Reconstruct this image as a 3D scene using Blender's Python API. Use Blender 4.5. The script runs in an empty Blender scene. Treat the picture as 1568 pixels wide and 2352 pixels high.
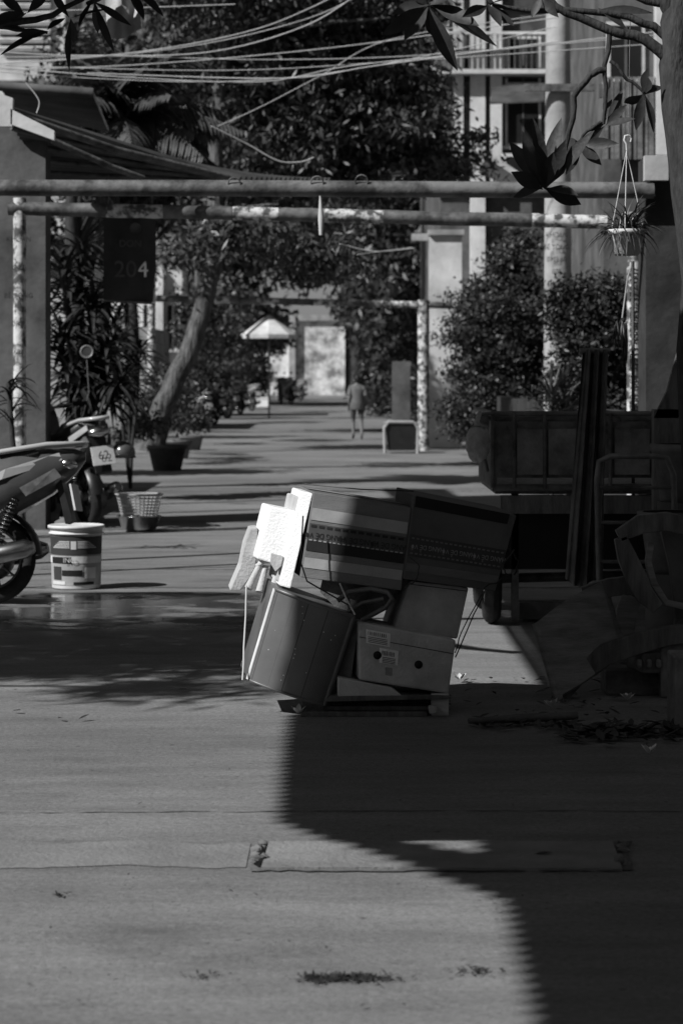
import bpy, bmesh, math, random
import numpy as np
from mathutils import Vector, Matrix
random.seed(7)
F=5553.0; CH=1.55
def W(px,py,d): return Vector(((px-784)*d/F, d, CH-(py-862)*d/F))
def X(px,d): return (px-784)*d/F
def Z(py,d): return CH-(py-862)*d/F
def G(px,py,z=0.0):
    d=F*CH/(py-862); return Vector(((px-784)*d/F,d,z))
sc=bpy.context.scene
# ------------------------------------------------ materials
def M(name,a,b=None,scale=4,rough=.75,bump=.15,bscale=30,metal=0,stretch=(1,1,1),spec=.3,lo=.35,hi=.65,trans=0,bd=.02):
    m=bpy.data.materials.new(name); m.use_nodes=True; nt=m.node_tree; N=nt.nodes; L=nt.links
    p=N['Principled BSDF']; p.inputs['Roughness'].default_value=rough; p.inputs['Metallic'].default_value=metal
    p.inputs['Specular IOR Level'].default_value=spec
    tc=N.new('ShaderNodeTexCoord'); mp=N.new('ShaderNodeMapping'); mp.inputs['Scale'].default_value=stretch
    L.new(tc.outputs['Object'],mp.inputs['Vector'])
    if b is None: b=a*.65
    n=N.new('ShaderNodeTexNoise'); n.inputs['Scale'].default_value=scale; n.inputs['Detail'].default_value=8; n.inputs['Roughness'].default_value=.65
    L.new(mp.outputs[0],n.inputs['Vector'])
    r=N.new('ShaderNodeValToRGB'); r.color_ramp.elements[0].position=lo; r.color_ramp.elements[1].position=hi
    r.color_ramp.elements[0].color=(b,b,b,1); r.color_ramp.elements[1].color=(a,a,a,1)
    L.new(n.outputs['Fac'],r.inputs[0]); L.new(r.outputs[0],p.inputs['Base Color'])
    if bump>0:
        n2=N.new('ShaderNodeTexNoise'); n2.inputs['Scale'].default_value=bscale; n2.inputs['Detail'].default_value=6
        L.new(mp.outputs[0],n2.inputs['Vector'])
        bp=N.new('ShaderNodeBump'); bp.inputs['Strength'].default_value=bump; bp.inputs['Distance'].default_value=bd
        L.new(n2.outputs['Fac'],bp.inputs['Height']); L.new(bp.outputs[0],p.inputs['Normal'])
    if trans>0: p.inputs['Transmission Weight'].default_value=trans
    return m
m_leaf=M('leaf',.09,.03,2.5,.45,0,spec=.45)
m_leafd=M('leaf_dark',.05,.016,3,.45,0,spec=.4)
m_plume=M('plumeria_leaf',.045,.025,6,.55,.3,20,spec=.3)
m_bark=M('bark',.17,.04,6,.9,1,9,stretch=(3,3,.5),bd=.06)
m_barkd=M('bark_dark',.06,.025,8,.9,.6,18,stretch=(3,3,.8))
m_white=M('white_paint',.75,.5,3,.6,.1)
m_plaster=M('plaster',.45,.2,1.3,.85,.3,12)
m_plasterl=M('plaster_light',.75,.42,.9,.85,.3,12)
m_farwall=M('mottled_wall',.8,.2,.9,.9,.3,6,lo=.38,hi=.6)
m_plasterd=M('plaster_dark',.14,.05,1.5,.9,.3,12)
m_shade=M('shade_plaster',.055,.02,2,.95,.4,12)  # dark tone puts shade on the gate pillar, keeps house bounce low
m_dark=M('dark_void',.012,.006,4,.6,0)
m_black=M('black_plastic',.02,.01,8,.4,.05,spec=.5)
m_rubber=M('rubber',.025,.015,20,.85,.3,60)
m_chrome=M('chrome',.6,.4,8,.25,0,metal=1)
m_steel=M('steel_grey',.25,.1,6,.5,.15,metal=.5)
m_rust=M('rusty_metal',.17,.04,7,.7,.4,25)
m_card=M('cardboard',.17,.12,3,.85,.15,50,stretch=(1,1,4))
m_cardd=M('cardboard_grey',.12,.08,3,.85,.15,50)
m_cardband=M('box_print_band',.07,.05,5,.8,.1)
m_cardlight=M('box_print_light',.34,.24,5,.8,.1)
m_foam=M('styrofoam',.85,.76,6,.8,.35,90)
m_foamdirty=M('styrofoam_dirty',.58,.36,4,.85,.3,70)
m_bin=M('bin_plastic',.13,.1,5,.35,.05,10,spec=.5)
m_ink=M('ink',.015,.01,5,.7,0)
m_inkg=M('ink_grey',.05,.04,5,.7,0)
m_signink=M('faded_sign_ink',.13,.09,5,.7,0)
m_wood=M('weathered_wood',.3,.14,4,.7,.4,20,stretch=(1,1,6))
m_woodd=M('dark_wood',.17,.07,4,.6,.3,20,stretch=(5,1,1))
m_pipe=M('painted_pipe',.18,.05,4,.55,.4,14,lo=.4,hi=.6)  # strong noise contrast paints shade patches along the beam
m_pipew=M('painted_pipe_white',.62,.08,10,.7,.4,16,lo=.44,hi=.56)
m_corr=M('corrugated_metal',.1,.035,1.5,.55,.1)
m_cable=M('cable_grey',.6,.45,3,.5,0)
m_cloth=M('cloth_dark',.15,.06,5,.95,.3,60)
m_clothl=M('cloth_light',.6,.4,5,.9,.2)
m_clothgrey=M('shirt_cloth',.15,.1,10,.9,.2)
m_skin=M('skin',.28,.22,10,.6,0)
m_hair=M('hair',.015,.01,30,.5,0)
m_paint=M('vehicle_paint',.1,.07,5,.2,0,spec=.6)
m_paintl=M('vehicle_paint_light',.5,.4,5,.22,0,spec=.6)
m_seat=M('seat_vinyl',.08,.05,9,.4,.2,40,spec=.5)
m_stone=M('concrete_block',.24,.1,5,.9,.5,25)
m_bag=M('plastic_bag',.6,.3,12,.3,.9,18,spec=.6,trans=.2)
m_terra=M('terracotta',.2,.1,6,.8,.2)
m_brick=M('brick',.18,.08,9,.9,.4)
m_slab=M('slab_concrete',.25,.17,4,.85,.4,50)
m_joint=M('joint_dirt',.15,.09,20,.95,.4)
m_patch=M('patched_concrete',.235,.17,3,.85,.4,45)
m_dirt=M('dirt',.12,.06,1,.95,.5)

def road_mat():
    m=bpy.data.materials.new('concrete_road'); m.use_nodes=True; nt=m.node_tree;N=nt.nodes;L=nt.links
    p=N['Principled BSDF']; p.inputs['Specular IOR Level'].default_value=.3
    tc=N.new('ShaderNodeTexCoord')
    def noise(s,st,det=8,ro=.6):
        mp=N.new('ShaderNodeMapping'); mp.inputs['Scale'].default_value=st; L.new(tc.outputs['Object'],mp.inputs[0])
        n=N.new('ShaderNodeTexNoise'); n.inputs['Scale'].default_value=s; n.inputs['Detail'].default_value=det; n.inputs['Roughness'].default_value=ro
        L.new(mp.outputs[0],n.inputs['Vector']); return n.outputs['Fac']
    def ramp(f,a,b,ca,cb):
        r=N.new('ShaderNodeMapRange'); r.inputs[1].default_value=a;r.inputs[2].default_value=b;r.inputs[3].default_value=ca;r.inputs[4].default_value=cb
        L.new(f,r.inputs[0]); return r.outputs[0]
    def mul(a,b):
        x=N.new('ShaderNodeMath'); x.operation='MULTIPLY'; L.new(a,x.inputs[0]); L.new(b,x.inputs[1]); return x.outputs[0]
    big=ramp(noise(.55,(.6,1,1)),.3,.7,.68,1.2)
    mid=ramp(noise(2.2,(.45,1.6,1),10,.72),.3,.7,.70,1.22)
    fine=ramp(noise(45,(1,1,1),6,.8),.3,.7,.62,1.32)
    spk=ramp(noise(110,(1,1,1),2,.5),.66,.72,1,1.7)
    pits=ramp(noise(26,(1,1,1),3,.5),.25,.33,.45,1)
    stain=ramp(noise(1.3,(.5,1,1),6,.75),.30,.42,.72,1)
    c=mul(mul(mul(mul(mul(big,mid),fine),spk),pits),stain)
    k=N.new('ShaderNodeMath');k.operation='MULTIPLY';k.inputs[1].default_value=.215;L.new(c,k.inputs[0])
    sx=N.new('ShaderNodeSeparateXYZ'); L.new(tc.outputs['Object'],sx.inputs[0])
    wy=mul(ramp(sx.outputs['Y'],13.6,15.2,0,1),ramp(sx.outputs['Y'],17.0,17.5,1,0))
    wx=ramp(sx.outputs['X'],-.7,.3,1,0)
    wm=mul(mul(wy,wx),ramp(noise(2.2,(.7,1,1),6,.6),.40,.5,0,1))
    inv=ramp(wm,0,1,1,.4); L.new(mul(k.outputs[0],inv),p.inputs['Base Color'])
    L.new(ramp(wm,0,1,.8,.05),p.inputs['Roughness'])
    bp=N.new('ShaderNodeBump'); bp.inputs['Distance'].default_value=.012
    L.new(ramp(wm,0,1,.6,.04),bp.inputs['Strength'])
    ad=N.new('ShaderNodeMath'); ad.operation='ADD'; L.new(noise(35,(1,1,1),8,.75),ad.inputs[0]); L.new(noise(5,(1,1,1),5,.6),ad.inputs[1])
    L.new(ad.outputs[0],bp.inputs['Height']); L.new(bp.outputs[0],p.inputs['Normal'])
    return m
m_road=road_mat()

# ------------------------------------------------ builder
class B:
    def __init__(s,*mats): s.v=[];s.f=[];s.mi=[];s.sm=[];s.mats=list(mats)
    def _add(s,vs,fs,m=0,smooth=False):
        o=len(s.v); s.v+= [tuple(v) for v in vs]
        for f in fs: s.f.append([i+o for i in f]); s.mi.append(m); s.sm.append(smooth)
    def hexa(s,c,m=0):
        s._add(c,[(0,1,2,3),(7,6,5,4),(0,4,5,1),(1,5,6,2),(2,6,7,3),(3,7,4,0)],m)
    def box(s,x0,x1,y0,y1,z0,z1,m=0,R=None):
        c=[Vector(p) for p in [(x0,y0,z0),(x1,y0,z0),(x1,y0,z1),(x0,y0,z1),(x0,y1,z0),(x1,y1,z0),(x1,y1,z1),(x0,y1,z1)]]
        if R is not None:
            ce=Vector(((x0+x1)/2,(y0+y1)/2,(z0+z1)/2)); c=[ce+R@(p-ce) for p in c]
        s.hexa(c,m)
    def quad(s,a,b,c,d,m=0): s._add([a,b,c,d],[(0,1,2,3)],m)
    def prism(s,poly,back,m=0,smooth=False):
        n=len(poly); P=[Vector(p) for p in poly]; Q=[p+Vector(back) for p in P]
        s._add(P+Q,[list(range(n)),list(range(2*n-1,n-1,-1))]+[(i,(i+1)%n,(i+1)%n+n,i+n) for i in range(n)],m,smooth)
    def tube(s,pts,r,seg=8,m=0,cap=True):
        pts=[Vector(p) for p in pts]; n=len(pts)
        if not hasattr(r,'__len__'): r=[r]*n
        vs=[];up=None
        for i,p in enumerate(pts):
            t=(pts[min(i+1,n-1)]-pts[max(i-1,0)])
            if t.length<1e-9: t=Vector((0,0,1))
            t.normalize()
            if up is None: up=Vector((0,0,1)) if abs(t.z)<.9 else Vector((1,0,0))
            a=t.cross(up)
            if a.length<1e-4: a=t.orthogonal()
            a.normalize(); b=a.cross(t).normalized(); up=b
            for k in range(seg):
                an=2*math.pi*k/seg; vs.append(p+(a*math.cos(an)+b*math.sin(an))*r[i])
        fs=[(i*seg+k,i*seg+(k+1)%seg,(i+1)*seg+(k+1)%seg,(i+1)*seg+k) for i in range(n-1) for k in range(seg)]
        s._add(vs,fs,m,True)
        if cap: s._add(vs[:seg],[list(range(seg))],m); s._add(vs[-seg:],[list(range(seg))],m)
    def lathe(s,prof,c,axis=(0,0,1),seg=24,m=0):
        c=Vector(c); q=Vector((0,0,1)).rotation_difference(Vector(axis))
        vs=[]
        for r,z in prof:
            for k in range(seg):
                a=2*math.pi*k/seg; vs.append(c+q@Vector((r*math.cos(a),r*math.sin(a),z)))
        n=len(prof)
        s._add(vs,[(i*seg+k,i*seg+(k+1)%seg,(i+1)*seg+(k+1)%seg,(i+1)*seg+k) for i in range(n-1) for k in range(seg)],m,True)
    def torus(s,c,R,r,axis=(0,1,0),seg=32,ms=10,m=0,flat=1.0):
        prof=[(R+r*math.cos(2*math.pi*j/ms),r*flat*math.sin(2*math.pi*j/ms)) for j in range(ms+1)]
        s.lathe(prof,c,axis,seg,m)
    def ell(s,c,rx,ry,rz,m=0,R=None,seg=20,rg=12,z0=-1,z1=1,jit=0):
        vs=[]
        for i in range(rg+1):
            zz=z0+(z1-z0)*i/rg; th=math.asin(max(-1,min(1,zz)))
            for k in range(seg):
                a=2*math.pi*k/seg; j=1+random.uniform(-jit,jit)
                v=Vector((rx*math.cos(th)*math.cos(a)*j,ry*math.cos(th)*math.sin(a)*j,rz*math.sin(th)*j))
                if R is not None: v=R@v
                vs.append(Vector(c)+v)
        s._add(vs,[(i*seg+k,i*seg+(k+1)%seg,(i+1)*seg+(k+1)%seg,(i+1)*seg+k) for i in range(rg) for k in range(seg)],m,True)
    def strap(s,base,dirv,L,w,droop,m=0,n=6,fold=.25):
        d=Vector(dirv).normalized(); p=Vector(base); side=d.cross(Vector((0,0,1)))
        if side.length<.05: side=Vector((random.uniform(-1,1),random.uniform(-1,1),0))
        side.normalize(); vs=[]
        for i in range(n+1):
            t=i/n; ww=w*(math.sin(math.pi*min(1,(t*.8+.2)))**.7 if t<1 else 0.02)
            nn=side.cross(d).normalized()
            vs+= [p-side*ww/2+nn*ww*fold, p, p+side*ww/2+nn*ww*fold]
            d=(d+Vector((0,0,-droop/n))).normalized(); p=p+d*L/n
        fs=[]
        for i in range(n): 
            o=i*3; fs+=[(o,o+1,o+4,o+3),(o+1,o+2,o+5,o+4)]
        s._add(vs,fs,m,True)
    def leaf(s,base,tip,w,nrm=(0,-1,.3),m=0,curl=.08,fold=.18):
        base=Vector(base);tip=Vector(tip); ax=tip-base; L=ax.length; a=ax.normalized(); sd=a.cross(Vector(nrm)).normalized(); n=sd.cross(a)
        prof=[0,.25,.6,.88,1,.95,.75,.42,.02]; vs=[]
        for i,q in enumerate(prof):
            t=i/(len(prof)-1); c=base+ax*t - n*curl*L*(t*t); ww=w*q/2
            vs+=[c-sd*ww+n*ww*fold*2,c,c+sd*ww+n*ww*fold*2]
        fs=[]
        for i in range(len(prof)-1):
            o=i*3; fs+=[(o,o+1,o+4,o+3),(o+1,o+2,o+5,o+4)]
        s._add(vs,fs,m,True)
    def done(s,name,bevel=0,recalc=True,parent=None,seg=2):
        me=bpy.data.meshes.new(name); me.from_pydata(s.v,[],s.f); 
        for mt in s.mats: me.materials.append(mt)
        me.polygons.foreach_set('material_index',s.mi); me.polygons.foreach_set('use_smooth',s.sm)
        if recalc:
            bm=bmesh.new(); bm.from_mesh(me); bmesh.ops.recalc_face_normals(bm,faces=bm.faces); bm.to_mesh(me); bm.free()
        me.update()
        o=bpy.data.objects.new(name,me); sc.collection.objects.link(o)
        if bevel>0:
            b=o.modifiers.new('b','BEVEL'); b.width=bevel; b.segments=seg; b.limit_method='ANGLE'; b.angle_limit=.7
        if parent: o.parent=parent
        return o
def text(s,loc,u,v,size,mat,parent,name='lettering',sx=1.0):
    cu=bpy.data.curves.new(name,'FONT'); cu.body=s; cu.size=size; cu.align_x='CENTER'; cu.align_y='CENTER'; cu.materials.append(mat)
    o=bpy.data.objects.new(name,cu); sc.collection.objects.link(o)
    u=Vector(u).normalized(); v=Vector(v); v=(v-u*v.dot(u)).normalized(); n=u.cross(v)
    mt=Matrix((( u.x*sx,v.x,n.x,loc[0]),(u.y*sx,v.y,n.y,loc[1]),(u.z*sx,v.z,n.z,loc[2]),(0,0,0,1)))
    o.matrix_world=mt
    if parent: o.parent=parent
    return o
def leafcloud(name,blobs,n,L,w,mat,clump=.35,nc=60,seed=1,droop=.5,parent=None):
    rng=np.random.default_rng(seed); vol=np.array([b[3]*b[4]*b[5] for b in blobs])**.7; vol/=vol.sum()
    P=[]
    for b,fr in zip(blobs,vol):
        k=max(6,int(nc*fr)); q=rng.normal(size=(k,3)); q/=np.linalg.norm(q,axis=1)[:,None]
        q*= (rng.random((k,1))**.45); cc=np.array(b[:3])+q*np.array(b[3:6])
        nn=int(n*fr); idx=rng.integers(0,k,nn); cs=clump*(.6+.8*rng.random(k))
        off=rng.normal(size=(nn,3))*np.array([1,1,.55]); P.append(cc[idx]+off*cs[idx][:,None])
    P=np.concatenate(P); n=len(P)
    d=rng.normal(size=(n,3)); d[:,2]-=droop; d/=np.linalg.norm(d,axis=1)[:,None]
    r=rng.normal(size=(n,3)); sd=np.cross(d,r); sd/=np.linalg.norm(sd,axis=1)[:,None]
    l=L*(.6+.8*rng.random((n,1))); ww=w*(.6+.8*rng.random((n,1)))
    V=np.stack([P,P+d*l*.5+sd*ww*.5,P+d*l,P+d*l*.5-sd*ww*.5],1).reshape(-1,3)
    V[:,2]=np.maximum(V[:,2],.01)
    me=bpy.data.meshes.new(name); me.vertices.add(4*n); me.vertices.foreach_set('co',V.ravel().astype(np.float32))
    me.loops.add(4*n); me.loops.foreach_set('vertex_index',np.arange(4*n,dtype=np.int32))
    me.polygons.add(n); me.polygons.foreach_set('loop_start',np.arange(0,4*n,4,dtype=np.int32))
    try: me.polygons.foreach_set('loop_total',np.full(n,4,dtype=np.int32))
    except Exception: pass
    me.update(calc_edges=True); me.materials.append(mat)
    o=bpy.data.objects.new(name,me); sc.collection.objects.link(o)
    if parent: o.parent=parent
    return o
def wob(pts,a,n=4):
    out=[]
    for i in range(len(pts)-1):
        p,q=Vector(pts[i]),Vector(pts[i+1])
        for k in range(n):
            t=k/n; out.append(p.lerp(q,t)+Vector([random.uniform(-a,a) for _ in range(3)])*(0 if (i==0 and k==0) else 1))
    out.append(Vector(pts[-1])); return out
def tree(name,trunk,r0,r1,limbs,blobs,n,L,w,mat=m_leaf,bark=m_bark,clump=.35,nc=60,seed=1,droop=.5):
    b=B(bark); tp=wob(trunk,r0*.12); k=len(tp)
    b.tube(tp,[r0*1.25 if i==0 else r0+(r1-r0)*i/(k-1) for i in range(k)],12)
    for lm in limbs:
        lp=wob(lm,r1*.3,3); kk=len(lp); b.tube(lp,[r1*.8*(1-.75*i/(kk-1)) for i in range(kk)],8)
    o=b.done(name); leafcloud('crown',blobs,n,L,w,mat,clump,nc,seed,droop,parent=o); return o

# ------------------------------------------------ ground
b=B(m_dirt); b.quad((-400,-300,-.004),(400,-300,-.004),(400,700,-.004),(-400,700,-.004)); b.done('ground',recalc=False)
b=B(m_road); 
ys=[-30,0,4,8,12,16,20,30,50,80,120,190]
for i in range(len(ys)-1): b.quad((-4.6,ys[i],0),(2.9,ys[i],0),(2.9,ys[i+1],0),(-4.6,ys[i+1],0))
b.done('concrete_road',recalc=False)
b=B(m_joint)
def strip(x0,x1,y,w,jag,z=.003,n=60,slope=0):
    vs=[];a=0
    for i in range(n+1):
        t=i/n; x=x0+(x1-x0)*t; a+=random.uniform(-jag,jag)*.5; a*=.9; yy=y+slope*t+a; ww=w*random.uniform(.2,1.5)
        vs+=[(x,yy-ww/2,z),(x,yy+ww/2,z)]
    b._add(vs,[(2*i,2*i+2,2*i+3,2*i+1) for i in range(n)])
for y,w,j,s in [(G(0,1868).y,.01,.02,.05),(G(0,1215).y,.3,.05,0),(G(0,1200).y,.12,.03,.1),(G(0,1308).y,.05,.02,0),(G(0,1350).y,.06,.03,0),(G(0,1128).y,.12,.03,0),(33,.1,.03,0),(41,.12,.03,.1),(54,.15,.04,0),(70,.2,.04,0)]:
    strip(-4.5,2.8,y,w,j,slope=s,n=160)
b.done('pavement_joints',recalc=False)
b=B(m_patch)
n=90;vs=[];a=0
for i in range(n+1):
    x=-4.5+(4.5-.3)*i/n; a=a*.8+random.uniform(-.02,.02); vs+=[(x,G(0,1995).y+a,.0025),(x,G(0,1940).y+a*1.5+random.uniform(-.02,.02),.0025)]
b._add(vs,[(2*i,2*i+2,2*i+3,2*i+1) for i in range(n)]); b.done('concrete_patch_strip',recalc=False)
b=B(m_slab,m_joint,m_stone,m_dark)
b.hexa([G(600,2000),G(1428,2002),G(1428,2002,.012),G(600,2000,.012),G(618,1940),G(1405,1940),G(1405,1940,.012),G(618,1940,.012)])
vs=[]
for i in range(41):
    t=i/40; q=G(574+t*878,2004+random.uniform(-3,1),.005); r=G(592+t*845,1935+random.uniform(-1,3),.005); vs+=[q,r]
b._add(vs,[(2*i,2*i+2,2*i+3,2*i+1) for i in range(40)],1)
for (x0,x1) in ((592,622),(1414,1440)):
    b.prism([G(x0-10,1990,.0075),G(x0+4,1998,.0075),G(x1-8,1944,.0075),G(x1-22,1936,.0075)],(0,0,.001),3)
for k in range(34):
    ex=random.choice([(580,606),(1420,1446)]); p=G(random.uniform(*ex),random.uniform(1940,1998)); s=random.uniform(.004,.014); b.ell((p.x,p.y,s*.4+.006),s*1.4,s*1.2,s,2,seg=7,rg=4,jit=.3)
b.done('drain_cover_slab',bevel=.004)
b=B(m_leafd,m_dirt)
for cx,cy,sx,n in [(790,2250,.055,240),(720,2253,.025,50),(1095,2235,.03,36),(455,2245,.02,18),(140,2060,.012,14),(850,2250,.03,40)]:
    p=G(cx,cy)
    for i in range(n):
        q=p+Vector((random.gauss(0,sx),random.gauss(0,.02),.006)); b.strap(q,(random.uniform(-1,1),random.uniform(-1,1),.35),random.uniform(.01,.028),.006,.8,n=3)
b.done('weed_tufts')
b=B(m_leafd,m_cloth)
def drop(px,py,L=.07,m=0):
    p=G(px,py); a=random.uniform(0,6.28); t=p+Vector((math.cos(a),math.sin(a),random.uniform(0,.25)))*L; b.leaf(p+Vector((0,0,.012)),t+Vector((0,0,.012)),L*.4,(0,0,1),m,curl=random.uniform(-.3,.2))
for i in range(240): drop(random.uniform(1290,1568),random.gauss(1688,10),random.uniform(.04,.1))
for i in range(90): drop(random.uniform(1080,1320),random.gauss(1668,5),random.uniform(.03,.08))
for i in range(70): drop(random.uniform(1050,1568),random.uniform(1560,1650),random.uniform(.03,.07))
for i in range(110): drop(random.uniform(0,1568),random.uniform(1450,2330),random.uniform(.006,.022))
b.tube([G(1075,1672,.03),G(1180,1666,.03),G(1325,1662,.035)],[.012,.02,.018],7,1)
b.done('leaf_litter')
def flower(px,py,s=.042):
    b=B(m_white); p=G(px,py,.012)
    for k in range(5):
        a=k*1.2566+random.random()*.5; b.leaf(p,p+Vector((math.cos(a)*s,math.sin(a)*s,.012+random.random()*.02)),s*.6,(0,0,1),curl=-.25)
    b.done('fallen_plumeria_flower')
for q in [(685,1645),(1055,1568),(1265,1630),(1440,1612),(1490,1738),(880,1590)]: flower(*q)
b=B(m_leafd)
for q in [(180,1658),(135,1655),(30,1638),(1225,1970),(430,1588)]: drop(*q,L=.06)
b.done('dry_leaves')

# ------------------------------------------------ box stack
def qbox(name,TL,TR,BR,BL,dL,dR,back,mats,bevel=.006,seg=2):
    b=B(*mats); f=[W(*BL,dL),W(*BR,dR),W(*TR,dR),W(*TL,dL)]; bk=Vector(back)
    b.hexa(f+[p+bk for p in f]); o=b.done(name,bevel,seg=seg); return o,f
def faceband(f,t0,t1,mat,parent,name='print_band',s0=0,s1=1,off=.0035):
    BL,BR,TR,TL=f; b=B(mat)
    def P(s,t): return TL.lerp(TR,s).lerp(BL.lerp(BR,s),t)
    n=(BR-BL).cross(TL-BL).normalized()*off
    b.quad(P(s0,t1)+n,P(s1,t1)+n,P(s1,t0)+n,P(s0,t0)+n); return b.done(name,recalc=False,parent=parent)
def PF(f,s,t,off=.006):
    BL,BR,TR,TL=f; n=(BR-BL).cross(TL-BL).normalized()*off
    return TL.lerp(TR,s).lerp(BL.lerp(BR,s),t)+n
oA,fA=qbox('cardboard_box',(720,1130),(944,1166),(921,1356),(690,1326),11.12,11.04,(-.07,.42,.01),[m_card],.004)
faceband(fA,.18,.32,m_cardlight,oA,s0=.012,s1=.99); faceband(fA,.36,.56,m_cardband,oA,s0=.012,s1=.99); faceband(fA,.56,.68,m_ink,oA,s0=.012,s1=.99)
faceband(fA,.76,.88,m_cardlight,oA,s0=.012,s1=.99)
uA=fA[1]-fA[0]; vA=fA[3]-fA[0]
for s in (.18,.52,.84): text('HÀNG DỄ VỠ',PF(fA,s,.49),-uA,-vA,.036,m_ink,oA,sx=.85)
for i in range(12):
    faceband(fA,.375,.405,m_ink,oA,'tape_dash',.03+i*.08,.03+i*.08+.055,.0055)
for i in range(20): faceband(fA,.545,.56,m_cardlight,oA,'tape_dash',.03+i*.048,.03+i*.048+.03,.0055)
b=B(m_cardlight); 
e0,e1=fA[3],fA[2]; bk=Vector((-.07,.42,.01)); up=Vector((0,0,.004))
b.quad(e0.lerp(e1,.0)+bk*.4+up,e0.lerp(e1,1)+bk*.4+up,e0.lerp(e1,1)+bk*.6+up,e0+bk*.6+up); b.done('packing_tape',recalc=False,parent=oA)
oB,fB=qbox('cardboard_box',(950,1138),(1186,1184),(1137,1358),(926,1330),11.02,11.1,(-.07,.4,.02),[m_cardd],.005)
faceband(fB,.0,.13,m_ink,oB,s0=.02,s1=.93); faceband(fB,.46,.72,m_cardband,oB,s0=.01,s1=.99); faceband(fB,.8,.9,m_card,oB,s0=.01,s1=.99)
uB=fB[1]-fB[0]; vB=fB[3]-fB[0]
for s in (.2,.52,.84): text('HÀNG DỄ VỠ',PF(fB,s,.59),-uB,-vB,.03,m_cardlight,oB,sx=.85)
for i in range(20):
    faceband(fB,.49,.51,m_card,oB,'tape_dash',.03+i*.048,.03+i*.048+.03,.0055); faceband(fB,.67,.69,m_card,oB,'tape_dash',.03+i*.048,.03+i*.048+.03,.0055)
qbox('styrofoam_lid',(692,1128),(718,1133),(667,1352),(641,1345),11.16,11.13,(-.05,.38,.0),[m_foam],.006)
qbox('styrofoam_lid',(680,1140),(694,1142),(648,1340),(636,1335),11.22,11.2,(-.05,.34,.0),[m_foamdirty],.006)
oF,fF=qbox('styrofoam_box',(621,1162),(680,1174),(652,1302),(590,1284),11.25,11.2,(-.05,.3,.0),[m_foam],.008)
b=B(m_foamdirty); b.prism([PF(fF,.45,.82,.002),PF(fF,.9,.82,.002),PF(fF,.9,1.,.002),PF(fF,.75,1.12,.002),PF(fF,.5,1.,.002)],(0,-.012,0)); b.done('hand_grip',.003,parent=oF)
b=B(m_foamdirty)
b.prism([W(575,1215,11.4),W(592,1213,11.4),W(588,1300,11.4),W(572,1330,11.4),W(552,1356,11.4),W(528,1356,11.4),W(552,1300,11.4),W(562,1250,11.4)],(-.02,.25,0))
for a,c in [((600,1290),(570,1352)),((610,1300),(596,1360)),((640,1300),(630,1345))]:
    b.tube([W(*a,11.35),W(*c,11.3)],[.014,.02],8)
b.tube([W(590,1300,11.34),W(615,1285,11.32),W(640,1300,11.34),W(645,1330,11.34)],.012,8)
b.done('plastic_stool',.006)
b=B(m_bin,m_white,m_ink)
TL,TR,BR,BL=W(632,1352,11.05),W(812,1416,10.98),W(745,1620,11.0),W(570,1560,11.06); bk=Vector((-.05,.36,.02))
n=16; cols=[]
for i in range(n+1):
    t=i/n; bul=-.05*math.sin(math.pi*t)**.6; cols.append((TL.lerp(TR,t)+Vector((0,bul,0)),BL.lerp(BR,t)+Vector((0,bul,0))))
vs=[]
for a,c in cols: vs+=[a,c]
vs2=[v+bk for v in (cols[0][0],cols[0][1],cols[-1][0],cols[-1][1])]
fr=[(2*i,2*i+1,2*i+3,2*i+2) for i in range(n)]
b._add(vs,fr,0,True)
b._add([c[0] for c in cols]+[vs2[2],vs2[0]],[list(range(n+3))]); b._add([c[1] for c in cols]+[vs2[3],vs2[1]],[list(range(n+3))])
b.quad(cols[0][0],cols[0][1],vs2[1],vs2[0]); b.quad(cols[-1][0],cols[-1][1],vs2[3],vs2[2]); b.quad(*[vs2[i] for i in (0,1,3,2)])
b.tube([c[0] for c in cols],.009,8); b.tube([c[1] for c in cols],.007,8)
b.tube([TL,BL],.010,8,1); b.tube([TL+Vector((.016,-.014,-.005)),BL+Vector((.016,-.014,-.005))],.0025,6,2)
b.tube([TR,BR],.012,8); 
for t in (.3,.45,.72):
    i=int(t*n); b.tube([cols[i][0]+Vector((0,.001,0)),cols[i][1]+Vector((0,.001,0))],.0018,5,0 if t<.4 else 2)
for i in range(18):
    t=random.random(); s=random.random(); k=min(n-1,int(t*n)); p=cols[k][0].lerp(cols[k][1],s)+Vector((random.uniform(0,.02),-.002,0)); b.ell(p,.003,.002,.003,1,seg=6,rg=4)
b.done('plastic_storage_bin')
oC,fC=qbox('styrofoam_box',(941,1334),(1076,1350),(1050,1468),(905,1444),11.12,11.15,(-.05,.36,.0),[m_foamdirty],.008)
faceband(fC,.06,.075,m_inkg,oC,'lid_seam',.02,.98,.002)
oD,fD=qbox('styrofoam_box',(822,1428),(1047,1470),(1030,1594),(824,1562),10.98,11.02,(-.05,.36,.0),[m_foamdirty],.01)
faceband(fD,.25,.262,m_inkg,oD,'lid_seam',.01,.99,.002)
b=B(m_dark)
for s,t in ((.2,.52),(.64,.56)):
    c=PF(fD,s,t,.003); n=(fD[1]-fD[0]).cross(fD[3]-fD[0]).normalized(); b.lathe([(0.0,.0),(.019,.0),(.019,-.003)],c,n,20)
b.done('handle_holes',recalc=False,parent=oD)
faceband(fD,.1,.34,m_foam,oD,'address_label',.08,.33,.0028); faceband(fD,.38,.64,m_foam,oD,'address_label',.22,.42,.0028)
for k in range(9):
    faceband(fD,.42,.5,m_ink,oD,'barcode',.25+k*.015,.25+k*.015+.005*random.uniform(.5,1.4),.006)
for k in range(10): faceband(fD,.13,.19,m_inkg,oD,'barcode',.1+k*.02,.1+k*.02+.008*random.uniform(.5,1.4),.006)
for k in range(4): faceband(fD,.53+k*.028,.54+k*.028,m_inkg,oD,'label_line',.25,.39,.006)
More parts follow.
